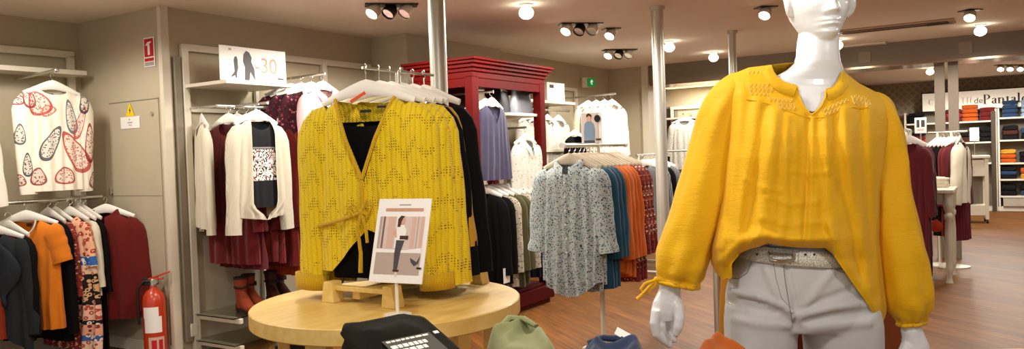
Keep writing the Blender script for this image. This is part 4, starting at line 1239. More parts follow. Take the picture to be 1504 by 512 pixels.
# coat racks at the far right
def coat_rack(label, p0, p1, z):
    d = (p1 - p0); L = hypot(d.x, d.y); a = atan2(d.y, d.x)
    t = thing('coat_rack', label, 'clothes rack', (p0.x, p0.y, 0), a)
    rod('hanging_rail', M['steel'], t, (-.08, 0, z), (L + .08, 0, z))
    for x in (L * .35, L * .9):
        rod('post', M['rackwhite'], t, (x, 0, 0), (x, 0, z), .016)
        b = MB(); b.lathe([(0, 0), (.15, 0), (.15, .012), (.02, .03), (0, .03)], 24, (x, 0, 0)); b.build('round_base', M['rackwhite'], t)
    def on(k):
        q = p0 + d * k
        return UV(Vector((q.x, q.y, 0)))[:2]
    return on, a - pi / 2
near, ra = coat_rack('steel rack of dark coats between the yellow sleeve and the white table', at(1331, 204, 6.7), at(1337, 204, 7.35), 1.42)
for i, (k, mt, L, lab, rr) in enumerate([(.05, 'wine', 1.06, 'wine red coat at the near end of the rack by the yellow sleeve', .25), (.3, 'burg', 1.0, 'burgundy coat second on the rack by the yellow sleeve', .1), (.6, 'black', 1.2, 'black coat behind the burgundy coats by the yellow sleeve', 0), (.9, 'wine', 1.05, 'wine coat last on the rack by the yellow sleeve', 0)]):
    u_, v_ = near(k)
    hang(u_, v_, 1.42, ra + rr, 'coat', lab, lab, 'coat', F[mt], sw=.145, hw=.17, L=L, thick=.05, sl=dict(L=.60, ang=3, r0=.065))
far, ra = coat_rack('steel rack behind the white table ending in the cream jacket', at(1411, 204, 8.0), at(1374, 204, 8.25), 1.40)
for i, (k, mt, L, nm, lab) in enumerate([(.92, 'wine', .8, 'blouse', 'wine blouse behind the crumpled cream cloth'), (.78, 'floralwine', .8, 'blouse', 'dark floral blouse behind the crumpled cream cloth'), (.62, 'black', .95, 'jacket', 'black jacket with a dark collar above the white table'), (.45, 'black2', .95, 'jacket', 'soft black jacket beside the narrow burgundy coat'), (.3, 'burg', .95, 'coat', 'narrow burgundy coat beside the cream jacket'), (.17, 'wine', 1.0, 'dress', 'wine dress beside the cream jacket')]):
    u_, v_ = far(k)
    hang(u_, v_, 1.40, ra, nm, lab, lab, nm, F[mt], sw=.17, hw=.19, L=L, thick=.04, sl=dict(L=.6, ang=3, r0=.065))
u_, v_ = far(.02)
hang(u_, v_, 1.41, ra + .35, 'cream_jacket', 'cream jacket hanging at the aisle end of the rack', 'cream jacket at the aisle', 'jacket', F['creamplain'], sw=.12, hw=.13, L=.62, thick=.06, gap=lambda s: .01 + .03 * s, neck=.07, sl=dict(L=.60, ang=8, r0=.08, r1=.06, flat=.8))
garment('wine_dress', 'long wine dress underneath the cream jacket', 'dress', W(u_, v_, 1.29), ra + .05, F['wine'], sw=.10, hw=.10, L=1.0, sleeve=False, thick=.04)
p = at(1352, 184, 12.5)
t = board('photo_card', 'small card with two dark figures above the far coats', 'sign', *UV(p), .17, .25, RZU, M['card'])
flat('dark_figure', P['darkgrey'], t, rect(-.035, .03, .04, .12)); flat('dark_figure', P['darkgrey'], t, rect(.035, .03, .05, .11)); flat('small_print', P['rose'], t, rect(0, -.07, .09, .02))
rod('stem', M['steel'], t, (0, .004, -.12), (0, .004, -p.z), .01)
# ================================================================== round table with the yellow cardigans
TC = Vector((-.53, 3.21, 0)); TR, TZ = .545, .75
t = thing('round_table', 'round pale wooden table with a thick rim carrying the yellow cardigans', 'table', TC, AL)
b = MB(); b.lathe([(0, TZ - .062), (TR - .004, TZ - .062), (TR, TZ - .058), (TR, TZ - .004), (TR - .004, TZ), (0, TZ)], 96); b.build('tabletop', M['yelwood'], t)
for px, py, d in ((417, 500, 3.12), (468, 500, 2.80), (727, 500, 3.22), (676, 490, 3.62)):
    q = at(px, py, d) - TC
    q = Matrix.Rotation(-AL, 3, 'Z') @ Vector((q.x, q.y, 0))
    a = atan2(q.y, q.x)
    b = MB(); b.box((q.x, q.y, (TZ - .062) / 2), (.09, .045, TZ - .062), a + pi / 2 if px < 640 else a); b.build('leg', M['yelwood'], t, bevel=.003)
p = onz(444, 560, .10)
p = at(444, 505, 3.3)
t = thing('black_carton', 'black carton with a white mark standing under the round table', 'box', (p.x, p.y, 0), .2)
panel('carton', M['black'], t, (0, 0, .28), (.20, .14, .56), .003)
panel('lid', M['black'], t, (0, 0, .565), (.21, .15, .03), .003)
flat('white_mark', P['white'], t, [(-.03, .49), (-.02, .49), (.005, .545), (-.005, .545)], -.073); flat('white_mark', P['white'], t, [(-.005, .49), (.005, .49), (.03, .545), (.02, .545)], -.073)
# stand
SV = 2.24
t = thing('cardigan_stand', 'pale wooden table stand with splayed feet holding the yellow cardigans', 'display stand', W(2.6, SV, TZ), AL)
for x in (-.30, .29):
    b = MB()
    for sy in (-1, 1):
        b.rings([[Vector((x + a * .030, sy * (o + (.085 if sy < 0 else 0)), z)) for a in (-1, 1)] + [Vector((x + a * .030, sy * (w2 + (.085 if sy < 0 else 0)), z)) for a in (1, -1)] for z, o, w2 in ((.0, .085, .155), (.085, .095, .14))])
    b.box((x, -.04, .06), (.03, .32, .02)); b.build('foot', M['yelwood'], t, bevel=.003, smooth=False)
rod('post', M['steel'], t, (.02, 0, .05), (.02, 0, .955), .011)
rod('hanging_rail', M['steel'], t, (-.20, 0, .955), (.27, 0, .955), .006)
panel('base_beam', M['yelwood'], t, (0, 0, .035), (.58, .04, .04), .003)
# yellow lace knit
def lace():
    t = NT('mustard_lace_knit')
    sp = t.new('ShaderNodeSeparateXYZ'); t.l.new(t.co(), sp.inputs[0])
    x, z = sp.outputs['X'], sp.outputs['Z']
    nz = t.noise(t.co(), 14, 2).outputs[0]
    xw = t.math('ADD', x, t.math('MULTIPLY', nz, .008))
    cable = t.math('ABSOLUTE', t.math('SINE', t.math('MULTIPLY', xw, 150.0)))
    stitch = t.math('ADD', t.math('MULTIPLY', t.math('SINE', t.math('ADD', t.math('MULTIPLY', z, 700.0), t.math('MULTIPLY', xw, 420.0))), .5), .5)
    # zigzag rows of holes
    tri = t.math('ABSOLUTE', t.math('SUBTRACT', t.math('FRACT', t.math('MULTIPLY', xw, 11.0)), .5))
    zz = t.math('FRACT', t.math('ADD', t.math('MULTIPLY', z, 8.5), t.math('MULTIPLY', tri, 1.1)))
    band = t.math('LESS_THAN', t.math('ABSOLUTE', t.math('SUBTRACT', zz, .5)), .17)
    hx = t.math('GREATER_THAN', t.math('SINE', t.math('MULTIPLY', xw, 640.0)), .25)
    hz = t.math('GREATER_THAN', t.math('SINE', t.math('MULTIPLY', z, 560.0)), .1)
    gate = t.math('GREATER_THAN', nz, .44)
    hole = t.math('MULTIPLY', t.math('MULTIPLY', band, t.math('MULTIPLY', hx, hz)), gate)
    h = t.math('MULTIPLY', t.math('ADD', t.math('MULTIPLY', cable, .8), t.math('MULTIPLY', stitch, .35)), t.math('SUBTRACT', 1.0, hole))
    c = t.ramp(cable, [(0, '#d9b016'), (.5, '#e9cb22')])
    t.col(t.mix(t.math('MULTIPLY', hole, .85), c, '#6b4a08'))
    t.bump(h, .7, .006)
    return t.set(.9, .15, sheen=.2)
YK = lace()
YP = knit('mustard_rib_knit', '#e3b916', '#b98a0a', 60)
FH = 1.72   # rail height
def ch(u, name, lab, sh, mat, rzv, cat='cardigan', sm=True, **kw):
    make_hanger('white hanger holding the ' + sh, W(u, SV, FH), RZU + rzv, None, .205, None, .115, hookrot=.5)
    return garment(name, lab, cat, W(u, SV, FH - .145), RZU + rzv, mat, **kw)
def hemY(x, fr):
    return ((.0 if x < -.15 else .17 * (x + .15) / .16 if x < .01 else .17 - .10 * (x - .01) / .2)) if fr else .03
ch(2.42, 'yellow_lace_cardigan', 'yellow lace knit cardigan tied at the waist at the front of the round table', 'front yellow lace cardigan', YK, .34, sw=.21, hw=.22, L=.70, nf=.35, vneck=True, neck=.13, slope=.05, thick=.075, nb=.03, fold=.010, nfold=4, hem=hemY, sl=dict(L=.74, ang=5, r0=.10, r1=.062, flat=.65, fold=.005), nt=40, ns=36)
yc = [o for o in bpy.data.objects if o.get('label', '').startswith('yellow lace knit cardigan tied')][0]
# front bands, tie, cuffs and labels
b = MB()
for sx in (-1, 1):
    b.tube([(sx * .13 * (1 - k / 14), -.018 - .062 * min(1, (k / 14) * 2) ** .7 - .004, -.33 * k / 14 + .004) for k in range(15)], .008, 8)
b.tube([(.0, -.086, -.33), (.004, -.093, -.38), (.008, -.096, -.50)], .008, 8)
b.build('front_band', YP, yc)
b = MB()
b.tube([(-.235, -.03, -.52), (-.17, -.075, -.505), (-.09, -.092, -.487), (0, -.1, -.455)], .008, 8)
for sx, dz in ((-1, .015), (1, .03)):
    b.tube([(0, -.102, -.455), (sx * .03, -.108, -.44 + dz), (sx * .055, -.106, -.455 + dz), (sx * .03, -.106, -.47), (0, -.102, -.458)], .006, 8)
b.tube([(0, -.102, -.458), (-.015, -.108, -.53), (-.005, -.11, -.62), (-.01, -.108, -.70)], [.007, .007, .008, .010], 8)
b.tube([(0, -.102, -.458), (.02, -.108, -.52), (.025, -.11, -.58)], .007, 8)
b.ball((0, -.102, -.456), .012, 10, 6)
b.build('tie_belt', YP, yc)
for sx in (-1, 1):
    r = sleeve_rows(sx, sw=.215, slope=.05, seed=yc.children[0].data.vertices[0].co.x, L=.74, ang=5, r0=.10, r1=.062, flat=.65, fold=.002)
    c0, c1 = sum(r[-1], Vector()) / len(r[-1]), sum(r[-3], Vector()) / len(r[-3])
    b = MB(); b.grid([[c0 + (p - c0) * 1.16 + Vector((0, 0, dz)) for p in r[-1]] for dz in (-.012, .055)], True)
    b.build('rolled_cuff', YP, yc, solid=.008)
b = MB(); b.box((-.02, .030, -.045), (.05, .002, .012)); b.box((.05, .032, -.030), (.04, .002, .010)); b.build('neck_label', M['black'], yc)
garment('black_camisole', 'black top worn inside the front yellow lace cardigan', 'top', W(2.43, SV, FH - .235), RZU + .34, F['black'], sleeve=False, sw=.165, hw=.185, L=.645, slope=.02, nf=.02, nb=.0, neck=.12, thick=.045, fold=.006)
ch(2.50, 'yellow_lace_cardigan', 'second yellow lace cardigan hanging right behind the front one', 'second yellow lace cardigan', YK, .22, sw=.215, hw=.235, L=.74, nf=.2, vneck=True, neck=.10, thick=.06, sl=dict(L=.74, ang=6, r0=.10, r1=.07, flat=.65), fold=.014)
ch(2.57, 'yellow_lace_cardigan', 'third yellow lace cardigan before the black garments on the table stand', 'third yellow lace cardigan', YK, .16, sw=.215, hw=.235, L=.74, nf=.2, vneck=True, neck=.10, thick=.06, sl=dict(L=.74, ang=6, r0=.10, r1=.07, flat=.65), fold=.014)
ch(2.64, 'black_cardigan', 'black cardigan behind the yellow ones on the table stand', 'black cardigan behind yellow', F['black'], .08, sw=.21, hw=.23, L=.78, nf=.2, vneck=True, neck=.09, thick=.06, sl=dict(L=.72, ang=8, r0=.09, r1=.06))
ch(2.72, 'yellow_blouse', 'mustard blouse between the black garments on the table stand', 'mustard blouse between black garments', fabric('mustard_brown_fabric', '#b98a1c', .8), -.16, cat='blouse', sw=.215, hw=.23, L=.7, nf=.1, neck=.09, thick=.04, sl=dict(L=.60, ang=10, r0=.085, r1=.055))
ch(2.80, 'black_cardigan', 'last black cardigan at the far end of the table stand', 'last black cardigan on table stand', F['black2'], -.12, sw=.21, hw=.23, L=.78, nf=.2, vneck=True, neck=.09, thick=.06, sl=dict(L=.72, ang=9, r0=.09, r1=.06))
hg = [o for o in bpy.data.objects if o.get('label', '') == 'white hanger holding the front yellow lace cardigan'][0]
b = MB(); b.box((-.03, -.022, -.135), (.075, .004, .012), M=Matrix.Rotation(radians(-28), 3, 'Y')); b.build('size_marker', plain('orange_marker', '#e0502a', .5), hg)
# poster in its stand
p = onz(584, 463, TZ)
t = thing('poster_stand', 'white stand with a poster of a walking woman on the round table', 'sign', (p.x, p.y, TZ), radians(-25))
b = MB(); b.lathe([(0, 0), (.052, 0), (.052, .006), (.02, .012), (0, .012)], 36); b.build('base', M['white'], t)
rod('stem', M['white'], t, (0, 0, .01), (0, 0, .16), .0065)
tiltM = Matrix.Rotation(radians(-17), 3, 'X')
e = bpy.data.objects.new('poster_frame', None)
b = MB(); b.box((0, 0, .155), (.232, .006, .318)); e = b.build('poster_frame', M['card'], t, (0, -.008, .125), bevel=.002)
e.rotation_euler.x = radians(-17)
def pf(name, mat, pts, y=-.0035):
    return flat(name, mat, e, pts, y)
def rz_(x0, z0, x1, z1):
    return [(x0, z0), (x1, z0), (x1, z1), (x0, z1)]
pf('poster_ground', P['pink'], rz_(-.098, .028, .098, .245))
pf('poster_headline', P['copper'], rz_(-.078, .265, .088, .277))
pf('poster_headline', P['grey'], rz_(-.02, .288, .03, .292))
for x0, x1, m_ in ((-.098, -.088, 'tan'), (-.082, -.074, 'brown'), (-.058, -.03, 'rose'), (-.022, -.012, 'white'), (.045, .062, 'rose'), (.07, .074, 'tan'), (.084, .098, 'rose')):
    pf('curtain_fold', P[m_], rz_(x0, .125, x1, .245), -.0042)
pf('floor_tone', P['tan'], rz_(-.098, .028, .098, .108), -.0042)
pf('white_bed', P['white'], [(-.098, .108), (.098, .108), (.098, .128), (.03, .118), (-.098, .122)], -.0046)
pf('trousers', P['darkgrey'], [(-.012, .045), (.004, .042), (.010, .11), (.022, .16), (-.014, .16), (-.016, .10)], -.005)
pf('shirt', P['white'], [(-.022, .155), (.022, .155), (.026, .19), (.012, .213), (-.008, .212), (-.022, .19)], -.0052)
pf('arm', P['skin'], [(-.022, .165), (-.03, .185), (-.02, .20), (-.016, .18), (-.012, .165)], -.0055)
pf('clutch_bag', P['hair'], rz_(-.0, .158, .036, .172), -.0058)
pf('face', P['skin'], [(.0, .215), (-.004, .232), (.006, .242), (.014, .234), (.012, .218)], -.0055)
pf('hair', P['hair'], [(-.016, .205), (-.016, .235), (-.004, .248), (.012, .246), (.004, .236), (.0, .225), (-.004, .205)], -.006)
pf('shoes', P['hair'], rz_(-.014, .038, .012, .045), -.0055)
pf('chair', P['darkgrey'], [(.055, .09), (.085, .075), (.098, .10), (.092, .07), (.075, .06), (.06, .075)], -.0055)
pf('clip', P['black'], rz_(.088, .05, .108, .056), -.006)

# ================================================================== foreground table and its folded clothes
FT = .93
b0, b1 = at(470, 226, 1.52), at(1330, 200, 1.42)
t = thing('display_table', 'low display table just under the picture carrying the folded clothes', 'table', (.02, 1.15, 0), radians(-3))
panel('tabletop', M['yelwood'], t, (.18, 0, FT - .02), (1.50, .74, .04), .004)
for sx in (-.52, .88):
    for sy in (-.31, .31):
        panel('leg', M['yelwood'], t, (sx, sy, (FT - .04) / 2), (.06, .06, FT - .04), .003)
def on_table(px, py, d):
    p = at(px, py, d)
    return Vector((p.x, p.y, FT))
o = folded('folded_t_shirt', 'folded dark charcoal t-shirt with a white printed text box', 't-shirt', on_table(596, 490, 1.41) + Vector((0, 0, .02)), radians(28), .175, .235, .05, F['folded_black'], seed=2, layers=2)
TS = o
fy = .0862
def on_top(name, mat, pts, z=.0535):
    b = MB(); b.prism(pts, (0, 0, z), (1, 0, 0), (0, 1, 0), .0012)
    return b.build(name, mat, TS, smooth=False)
on_top('print_panel', plain('shirt_print_grey', '#4d4b45', .8), [(-.05, -.055), (.05, -.055), (.05, .02), (-.05, .02)])
random.seed(4)
for k, (w_, z_, h_) in enumerate(((.088, .012, .005), (.074, -.006, .010), (.066, -.021, .010), (.05, -.038, .010))):
    x = -.045
    while x < -.045 + w_:
        q = random.uniform(.006, .013)
        on_top('blurred_lettering', P['white'], [(x, z_ - h_ / 2), (x + q, z_ - h_ / 2), (x + q, z_ + h_ / 2), (x, z_ + h_ / 2)], .0550)
        x += q + .0025
on_top('shirt_tab', P['white'], [(.058, .012), (.068, .012), (.068, .02), (.058, .02)])
TS.rotation_euler = (radians(20), 0, radians(40))
folded('folded_trousers', 'dark folded trousers propping up the charcoal t-shirt', 'trousers', on_table(600, 490, 1.50), radians(20), .16, .12, .055, PILES['black'], seed=6)

def bundle(name, label, cat, p, rz, rx, ry, h, mat, seed, ridges):
    """a loosely folded garment: a soft heap with folded ridges"""
    rows = []
    for i in range(26):
        q = i / 25
        row = []
        for j in range(64):
            a = 2 * pi * j / 64
            rr = 1 + .10 * noise.noise(Vector((cos(a) * 1.5 + seed, sin(a) * 1.5, seed)))
            x = rx * q ** .8 * rr * math.copysign(abs(cos(a)) ** .6, cos(a))
            y = ry * q ** .8 * rr * math.copysign(abs(sin(a)) ** .6, sin(a))
            z = h * max(0, 1 - q ** 5) ** .6
            z += .018 * noise.noise(Vector((x * 14 + seed, y * 14, seed))) * (1 - q ** 6)
            for (cx, cy, ang, amp, wd) in ridges:
                dd = (x - cx) * -sin(ang) + (y - cy) * cos(ang)
                z += amp * exp(-(dd / wd) ** 2) * (1 - q ** 6)
            row.append(Vector((x, y, max(0, z))))
        rows.append(row)
    b = MB(); b.rings(rows[::-1], cap=True)
    return tag(b.build(name, mat, None, p, rz, ang=0), label, cat)
GR = bundle('folded_shirt', 'loosely folded sage green shirt between the charcoal t-shirt and the jeans', 'shirt', on_table(768, 500, 1.36), radians(15), .055, .12, .080, F['oliveshirt'], 3, [(0, .06, .3, .02, .015), (.03, -.02, 1.4, .014, .01), (-.02, .02, .9, .01, .008)])
b = MB(); b.tube([(-.03, .055, .088), (-.005, .07, .102), (.02, .06, .10), (.034, .03, .092)], [.006, .009, .009, .006], 10, flat=.6); b.build('collar', F['oliveshirt'], GR)
JN = bundle('folded_jeans', 'folded blue jeans with a white paper tag in the foreground', 'jeans', on_table(897, 505, 1.34), radians(-12), .062, .11, .044, F['denim'], 5, [(-.01, .05, .5, .018, .012), (.02, .0, 1.2, .016, .012), (-.03, 0, 1.5, .012, .008)])
b = MB(); b.tube([(-.045, .06, .055), (-.02, .075, .062), (.012, .074, .06), (.042, .06, .05)], .006, 8); b.build('waistband', F['denim'], JN)
b = MB(); b.box((.018, .08, .066), (.035, .02, .0015), M=Matrix.Rotation(.5, 3, 'Y') @ Matrix.Rotation(.5, 3, 'X')); b.build('paper_tag', M['card'], JN)
OR = bundle('folded_jumper', 'folded rust orange jumper lying in front of the mannequin leg', 'jumper', on_table(1070, 510, 1.36), radians(5), .050, .10, .040, F['folded_orange'], 8, [(-.02, .04, .8, .014, .012), (.03, .02, 2.2, .012, .012)])
# ================================================================== mannequin
D = 1.86
PXM = FPX / D
def MP(px, py, dy=0.0):
    return at(px, py, D + dy)
mroot = MP(1178, 215); mroot = Vector((mroot.x, mroot.y, 0))
MAN = thing('mannequin', 'glossy white mannequin in a yellow blouse, grey trousers and silver belt', 'mannequin', mroot)
def L_(p):
    return Vector(p) - mroot
def ring_px(py, x0, x1, front, back, n=40, e=.85, cy=0.0):
    a, b = L_(MP(x0, py)), L_(MP(x1, py))
    c, h = (a + b) / 2, (b - a) / 2
    out = []
    for j in range(n):
        t_ = 2 * pi * j / n
        cs, sn = math.copysign(abs(cos(t_)) ** e, cos(t_)), math.copysign(abs(sin(t_)) ** e, sin(t_))
        out.append(c + h * cs + Vector((0, cy + (back if sn > 0 else front) * sn, 0)))
    return out
# ---- body: torso, neck, head, arms, hands, legs joined into one surface
bod = MB()
bod.rings([ring_px(*r) for r in [
    (470, 1085, 1275, .08, .09), (420, 1088, 1255, .08, .09), (372, 1106, 1215, .07, .08), (320, 1108, 1250, .075, .08), (250, 1095, 1275, .09, .085), (205, 1092, 1280, .10, .085),
    (170, 1096, 1276, .085, .08), (145, 1104, 1264, .062, .07), (128, 1114, 1254, .048, .055), (118, 1128, 1243, .045, .05), (110, 1143, 1237, .046, .05), (102, 1158, 1236, .048, .055), (92, 1169, 1231, .052, .056), (80, 1173, 1229, .052, .058), (60, 1175, 1229, .05, .062), (45, 1178, 1228, .045, .065)]])
# head as a profiled grid
chin = L_(MP(1203, 57)); 
def hw_(z): return lerp_table([(-.012, .012), (-.004, .026), (.008, .036), (.02, .0445), (.035, .052), (.055, .060), (.075, .0655), (.10, .0705), (.13, .074), (.16, .072), (.185, .060), (.205, .043), (.218, .022), (.224, .004)], z)
def ff_(z): return lerp_table([(-.012, .060), (-.004, .076), (.008, .088), (.02, .089), (.035, .089), (.055, .092), (.075, .092), (.09, .088), (.105, .092), (.13, .093), (.16, .084), (.185, .066), (.205, .045), (.218, .022), (.224, .004)], z)
def bb_(z): return lerp_table([(-.012, -.02), (.008, .0), (.02, .03), (.05, .07), (.08, .09), (.12, .10), (.16, .092), (.185, .074), (.205, .048), (.218, .024), (.224, .004)], z)
def g2(dx, dz, sx, sz): return exp(-(dx / sx) ** 2 - (dz / sz) ** 2)
hr = []
for i in range(121):
    z = -.012 + .236 * i / 120
    row = []
    for j in range(128):
        a = 2 * pi * j / 128
        x = hw_(z) * math.copysign(abs(sin(a)) ** .92, sin(a))
        c = cos(a)
        y = -(ff_(z) * c ** .8) if c > 0 else -bb_(z) * c
        if c > 0:
            ax = abs(x)
            dy = 0
            nz = max(0, min(1, (.098 - z) / .05))      # nose
            if .046 < z < .11:
                dy += (.006 + .023 * nz ** 1.3) * exp(-(x / (.006 + .005 * nz)) ** 2) * (1 if z > .052 else max(0, (z - .046) / .006))
            dy += .006 * g2(ax - .0115, z - .054, .006, .007)     # nostrils
            dy += .0095 * g2(x, z - .0335, .019, .0042)           # upper lip
            dy += .0105 * g2(x, z - .0245, .016, .0045)           # lower lip
            dy -= .0070 * g2(x, z - .0290, .022, .0018)           # mouth line
            dy -= .002 * g2(x, z - .042, .004, .006)
            dy -= .006 * g2(x, z - .0155, .02, .0045)
            dy += .004 * g2(x, z - .003, .016, .008)
            dy -= .016 * g2(ax - .031, z - .092, .017, .011)      # eye sockets
            dy += .0065 * g2(ax - .031, z - .091, .011, .006)     # lids
            dy += .004 * g2(ax - .030, z - .109, .022, .005)      # brow
            dy += .004 * g2(ax - .046, z - .065, .015, .016)      # cheek bones
            y -= dy
        row.append(chin + Vector((x, y + .012, z)))
    hr.append(row)
bod.rings(hr)
for s_, ex in ((-1, 1159), (1, 1247)):     # ears
    c = L_(MP(ex, 4, .005))
    bod.ball(c, (.011, .020, .032), 16, 10, Matrix.Rotation(s_ * .35, 3, 'Z'))
    bod.ball(c + Vector((-s_ * .004, .002, -.022)), (.011, .012, .014), 12, 8)
def limb(pts, rad, flat=1.0, n=16):
    P_ = [L_(MP(*p)) for p in pts]
    bod.tube(P_, [r for r in rad], n, flat, ref=(1, 0, 0))
limb([(1100, 150), (1068, 180), (1042, 240), (1025, 300), (1008, 360), (994, 400), (985, 425), (979, 445)], [.030, .034, .032, .03, .028, .024, .021, .021])
limb([(1268, 165), (1300, 200), (1311, 280), (1321, 360), (1330, 430), (1336, 465), (1338, 485), (1342, 505)], [.02, .021, .021, .022, .023, .022, .023, .023])
# hands (seen from the back of the thumb side)
def hand(pal, palr, fingers):
    bod.tube([L_(MP(*p)) for p in pal], palr, 18, ref=(1, 0, 0))
    for pts, rr in fingers:
        bod.tube([L_(MP(*p)) for p in pts], rr, 12, ref=(1, 0, 0))
        e = L_(MP(*pts[-1])); bod.ball(e, rr[-1], 12, 8)
hand([(985, 412), (983, 430), (980, 445), (978, 458), (977, 470)], [(.022, .020), (.027, .022), (.034, .024), (.036, .022), (.030, .016)],
     [([(964, 455, -.012), (961, 474, -.016), (964, 490, -.012), (975, 500, .0), (983, 506, .008)], [.0125, .0115, .0105, .0095, .0075]),
      ([(972, 458, .000), (971, 478, -.004), (975, 491, .004), (984, 496, .014), (990, 499, .022)], [.0125, .0115, .0105, .0095, .0075]),
      ([(979, 458, .014), (979, 474, .014), (983, 485, .022), (989, 489, .030), (993, 491, .038)], [.0120, .0110, .0100, .009, .007]),
      ([(983, 456, .028), (984, 468, .030), (987, 477, .036), (991, 481, .044), (994, 483, .050)], [.0110, .0100, .009, .008, .0065]),
      ([(990, 438, -.004), (996, 452, -.020), (998, 467, -.028), (996, 480, -.028), (993, 489, -.024)], [.0150, .0140, .0125, .0115, .0085])])
hand([(1337, 478), (1341, 492), (1344, 508), (1346, 522), (1347, 540)], [(.022, .020), (.026, .021), (.033, .024), (.035, .022), (.030, .016)],
     [([(1362, 525, -.012), (1365, 545, -.016), (1361, 562, -.012), (1350, 572, .0), (1342, 577, .008)], [.0125, .0115, .0105, .0095, .0075]),
      ([(1354, 528, .0), (1355, 550, -.004), (1350, 564, .004), (1341, 570, .014), (1335, 573, .022)], [.0125, .0115, .0105, .0095, .0075]),
      ([(1347, 528, .014), (1347, 546, .014), (1343, 558, .022), (1336, 563, .030), (1331, 565, .038)], [.012, .011, .010, .009, .007]),
      ([(1342, 526, .028), (1341, 540, .03), (1337, 550, .036), (1333, 554, .044), (1330, 556, .05)], [.011, .010, .009, .008, .0065]),
      ([(1332, 508, -.004), (1326, 522, -.02), (1324, 538, -.028), (1326, 552, -.028), (1329, 561, -.024)], [.015, .014, .0125, .0115, .0085])])
# legs down to the floor, hidden by the trousers
hipL, hipR = L_(MP(1117, 478)), L_(MP(1236, 478))
for h_, fx in ((hipL, -.10), (hipR, .105)):
    bod.tube([h_ + Vector((0, 0, .06)), h_, Vector((fx * .95, .0, .48)), Vector((fx * .95, .012, .30)), Vector((fx, .02, .09)), Vector((fx, .02, .05))], [.075, .07, .048, .05, .033, .036], 18)
    bod.tube([Vector((fx, .05, .034)), Vector((fx, .0, .038)), Vector((fx * 1.05, -.08, .028)), Vector((fx * 1.1, -.15, .02))], [(.03, .03), (.036, .036), (.042, .026), (.03, .017)], 16, ref=(1, 0, 0))
body = bod.build('body', M['mann'], MAN)
remeshed(body, .0024, 2, .5)

# ---- trousers
TRM = fabric('pale_grey_stretch_cotton', '#c9cccf', .5, 420, .12, .05, .1, .4)
tr = MB()
TRR = [(357, 1093, 1219, .088, .09), (372, 1090, 1226, .092, .096), (386, 1083, 1240, .097, .102), (402, 1076, 1256, .10, .108), (422, 1070, 1271, .103, .114), (446, 1067, 1283, .104, .118), (462, 1066.5, 1287, .101, .118), (478, 1066.5, 1289, .094, .112)]
tr.rings([ring_px(*r) for r in TRR])
for x0, x1, fx, sgn in ((1067, 1167, -.10, -1), (1182, 1290, .105, 1)):
    rs = [ring_px(py, a, b, f_, k_) for py, a, b, f_, k_ in [(440, x0 + (6 if sgn < 0 else 0), x1 - (0 if sgn < 0 else 6), .088, .10), (470, x0, x1, .094, .105), (512, x0 + (1 if sgn < 0 else 4), x1 + (-2 if sgn < 0 else 1), .092, .10), (570, x0 + (8 if sgn < 0 else 6), x1 - (8 if sgn < 0 else 10), .082, .092), (660, x0 + (20 if sgn < 0 else 12), x1 - (14 if sgn < 0 else 24), .066, .076)]]
    for z_, r_ in ((.46, .062), (.32, .064), (.12, .052), (.075, .052)):
        rs.append([Vector((fx * .96 + r_ * cos(2 * pi * j / 40), .006 + r_ * 1.1 * sin(2 * pi * j / 40), z_)) for j in range(40)])
    tr.rings(rs)
trou = tr.build('trousers', TRM, MAN)
remeshed(trou, .0055, 6, .5)
# creases: (polyline in the picture, depth, width in px)
def seg_d(px, py, poly):
    best = 1e9
    for (ax, ay), (bx, by) in zip(poly, poly[1:]):
        vx, vy = bx - ax, by - ay
        k = max(0, min(1, ((px - ax) * vx + (py - ay) * vy) / (vx * vx + vy * vy)))
        best = min(best, hypot(px - ax - k * vx, py - ay - k * vy))
    return best
def to_px(p):      # local point of the mannequin -> the plane of its outline, for laying folds
    v = p + mroot - CO
    d = v.dot(CF)
    k = D / d
    return 752 + FPX * v.dot(CR) / d, 256 - FPX * v.dot(CU) / d
CREASES = [
    ([(1075, 428), (1110, 434), (1150, 452), (1164, 462)], .0055, 5), ([(1070, 444), (1105, 452), (1140, 458)], -.004, 5), ([(1085, 440), (1130, 446), (1158, 462)], -.004, 4),
    ([(1180, 462), (1220, 452), (1262, 446), (1284, 443)], .005, 5), ([(1178, 455), (1215, 438), (1250, 425)], -.0035, 5), ([(1184, 470), (1225, 462), (1280, 458)], -.004, 5),
    ([(1160, 466), (1135, 420), (1125, 395)], .003, 5), ([(1172, 466), (1205, 420), (1222, 398)], .003, 6), ([(1166, 480), (1168, 440), (1152, 380)], -.004, 3), ([(1158, 478), (1120, 476), (1080, 468)], .004, 6), ([(1190, 482), (1230, 478), (1275, 474)], .004, 6)]
me = trou.data
for v in me.vertices:
    n = v.normal
    if n.y < .3 and v.co.z > .72:
        px, py = to_px(v.co)
        dd = 0
        for poly, amp, wd in CREASES:
            q = seg_d(px, py, poly) / wd
            if q < 3:
                dd += 1.7 * amp * exp(-q * q)
        dd += .0012 * noise.noise(v.co * 22)
        v.co += n * dd
me.update()
# closest surface point in front for seams
from mathutils.bvhtree import BVHTree
def bvh_of(o):
    return BVHTree.FromPolygons([v.co.copy() for v in o.data.vertices], [tuple(p.vertices) for p in o.data.polygons])
bt = bvh_of(trou)
def front(bv, px, py, off=.001):
    r = ray(px, py).normalized()
    hit = bv.ray_cast(CO - mroot, r)
    if hit[0] is None:
        return L_(MP(px, py))
    return hit[0] - r * off
SEAM = plain('grey_stitching', '#8f8b84', .8)
def seam(poly, name, mat=SEAM, r=.0012, bv=bt, off=.0):
    pts = []
    for (ax, ay), (bx, by) in zip(poly, poly[1:]):
        for k in range(6):
            pts.append(front(bv, ax + (bx - ax) * k / 6, ay + (by - ay) * k / 6, off))
    pts.append(front(bv, *poly[-1], off))
    b = MB(); b.tube(pts, r, 6); return b.build(name, mat, MAN)
seam([(1150, 382), (1153, 410), (1158, 440), (1164, 474)], 'fly_seam')
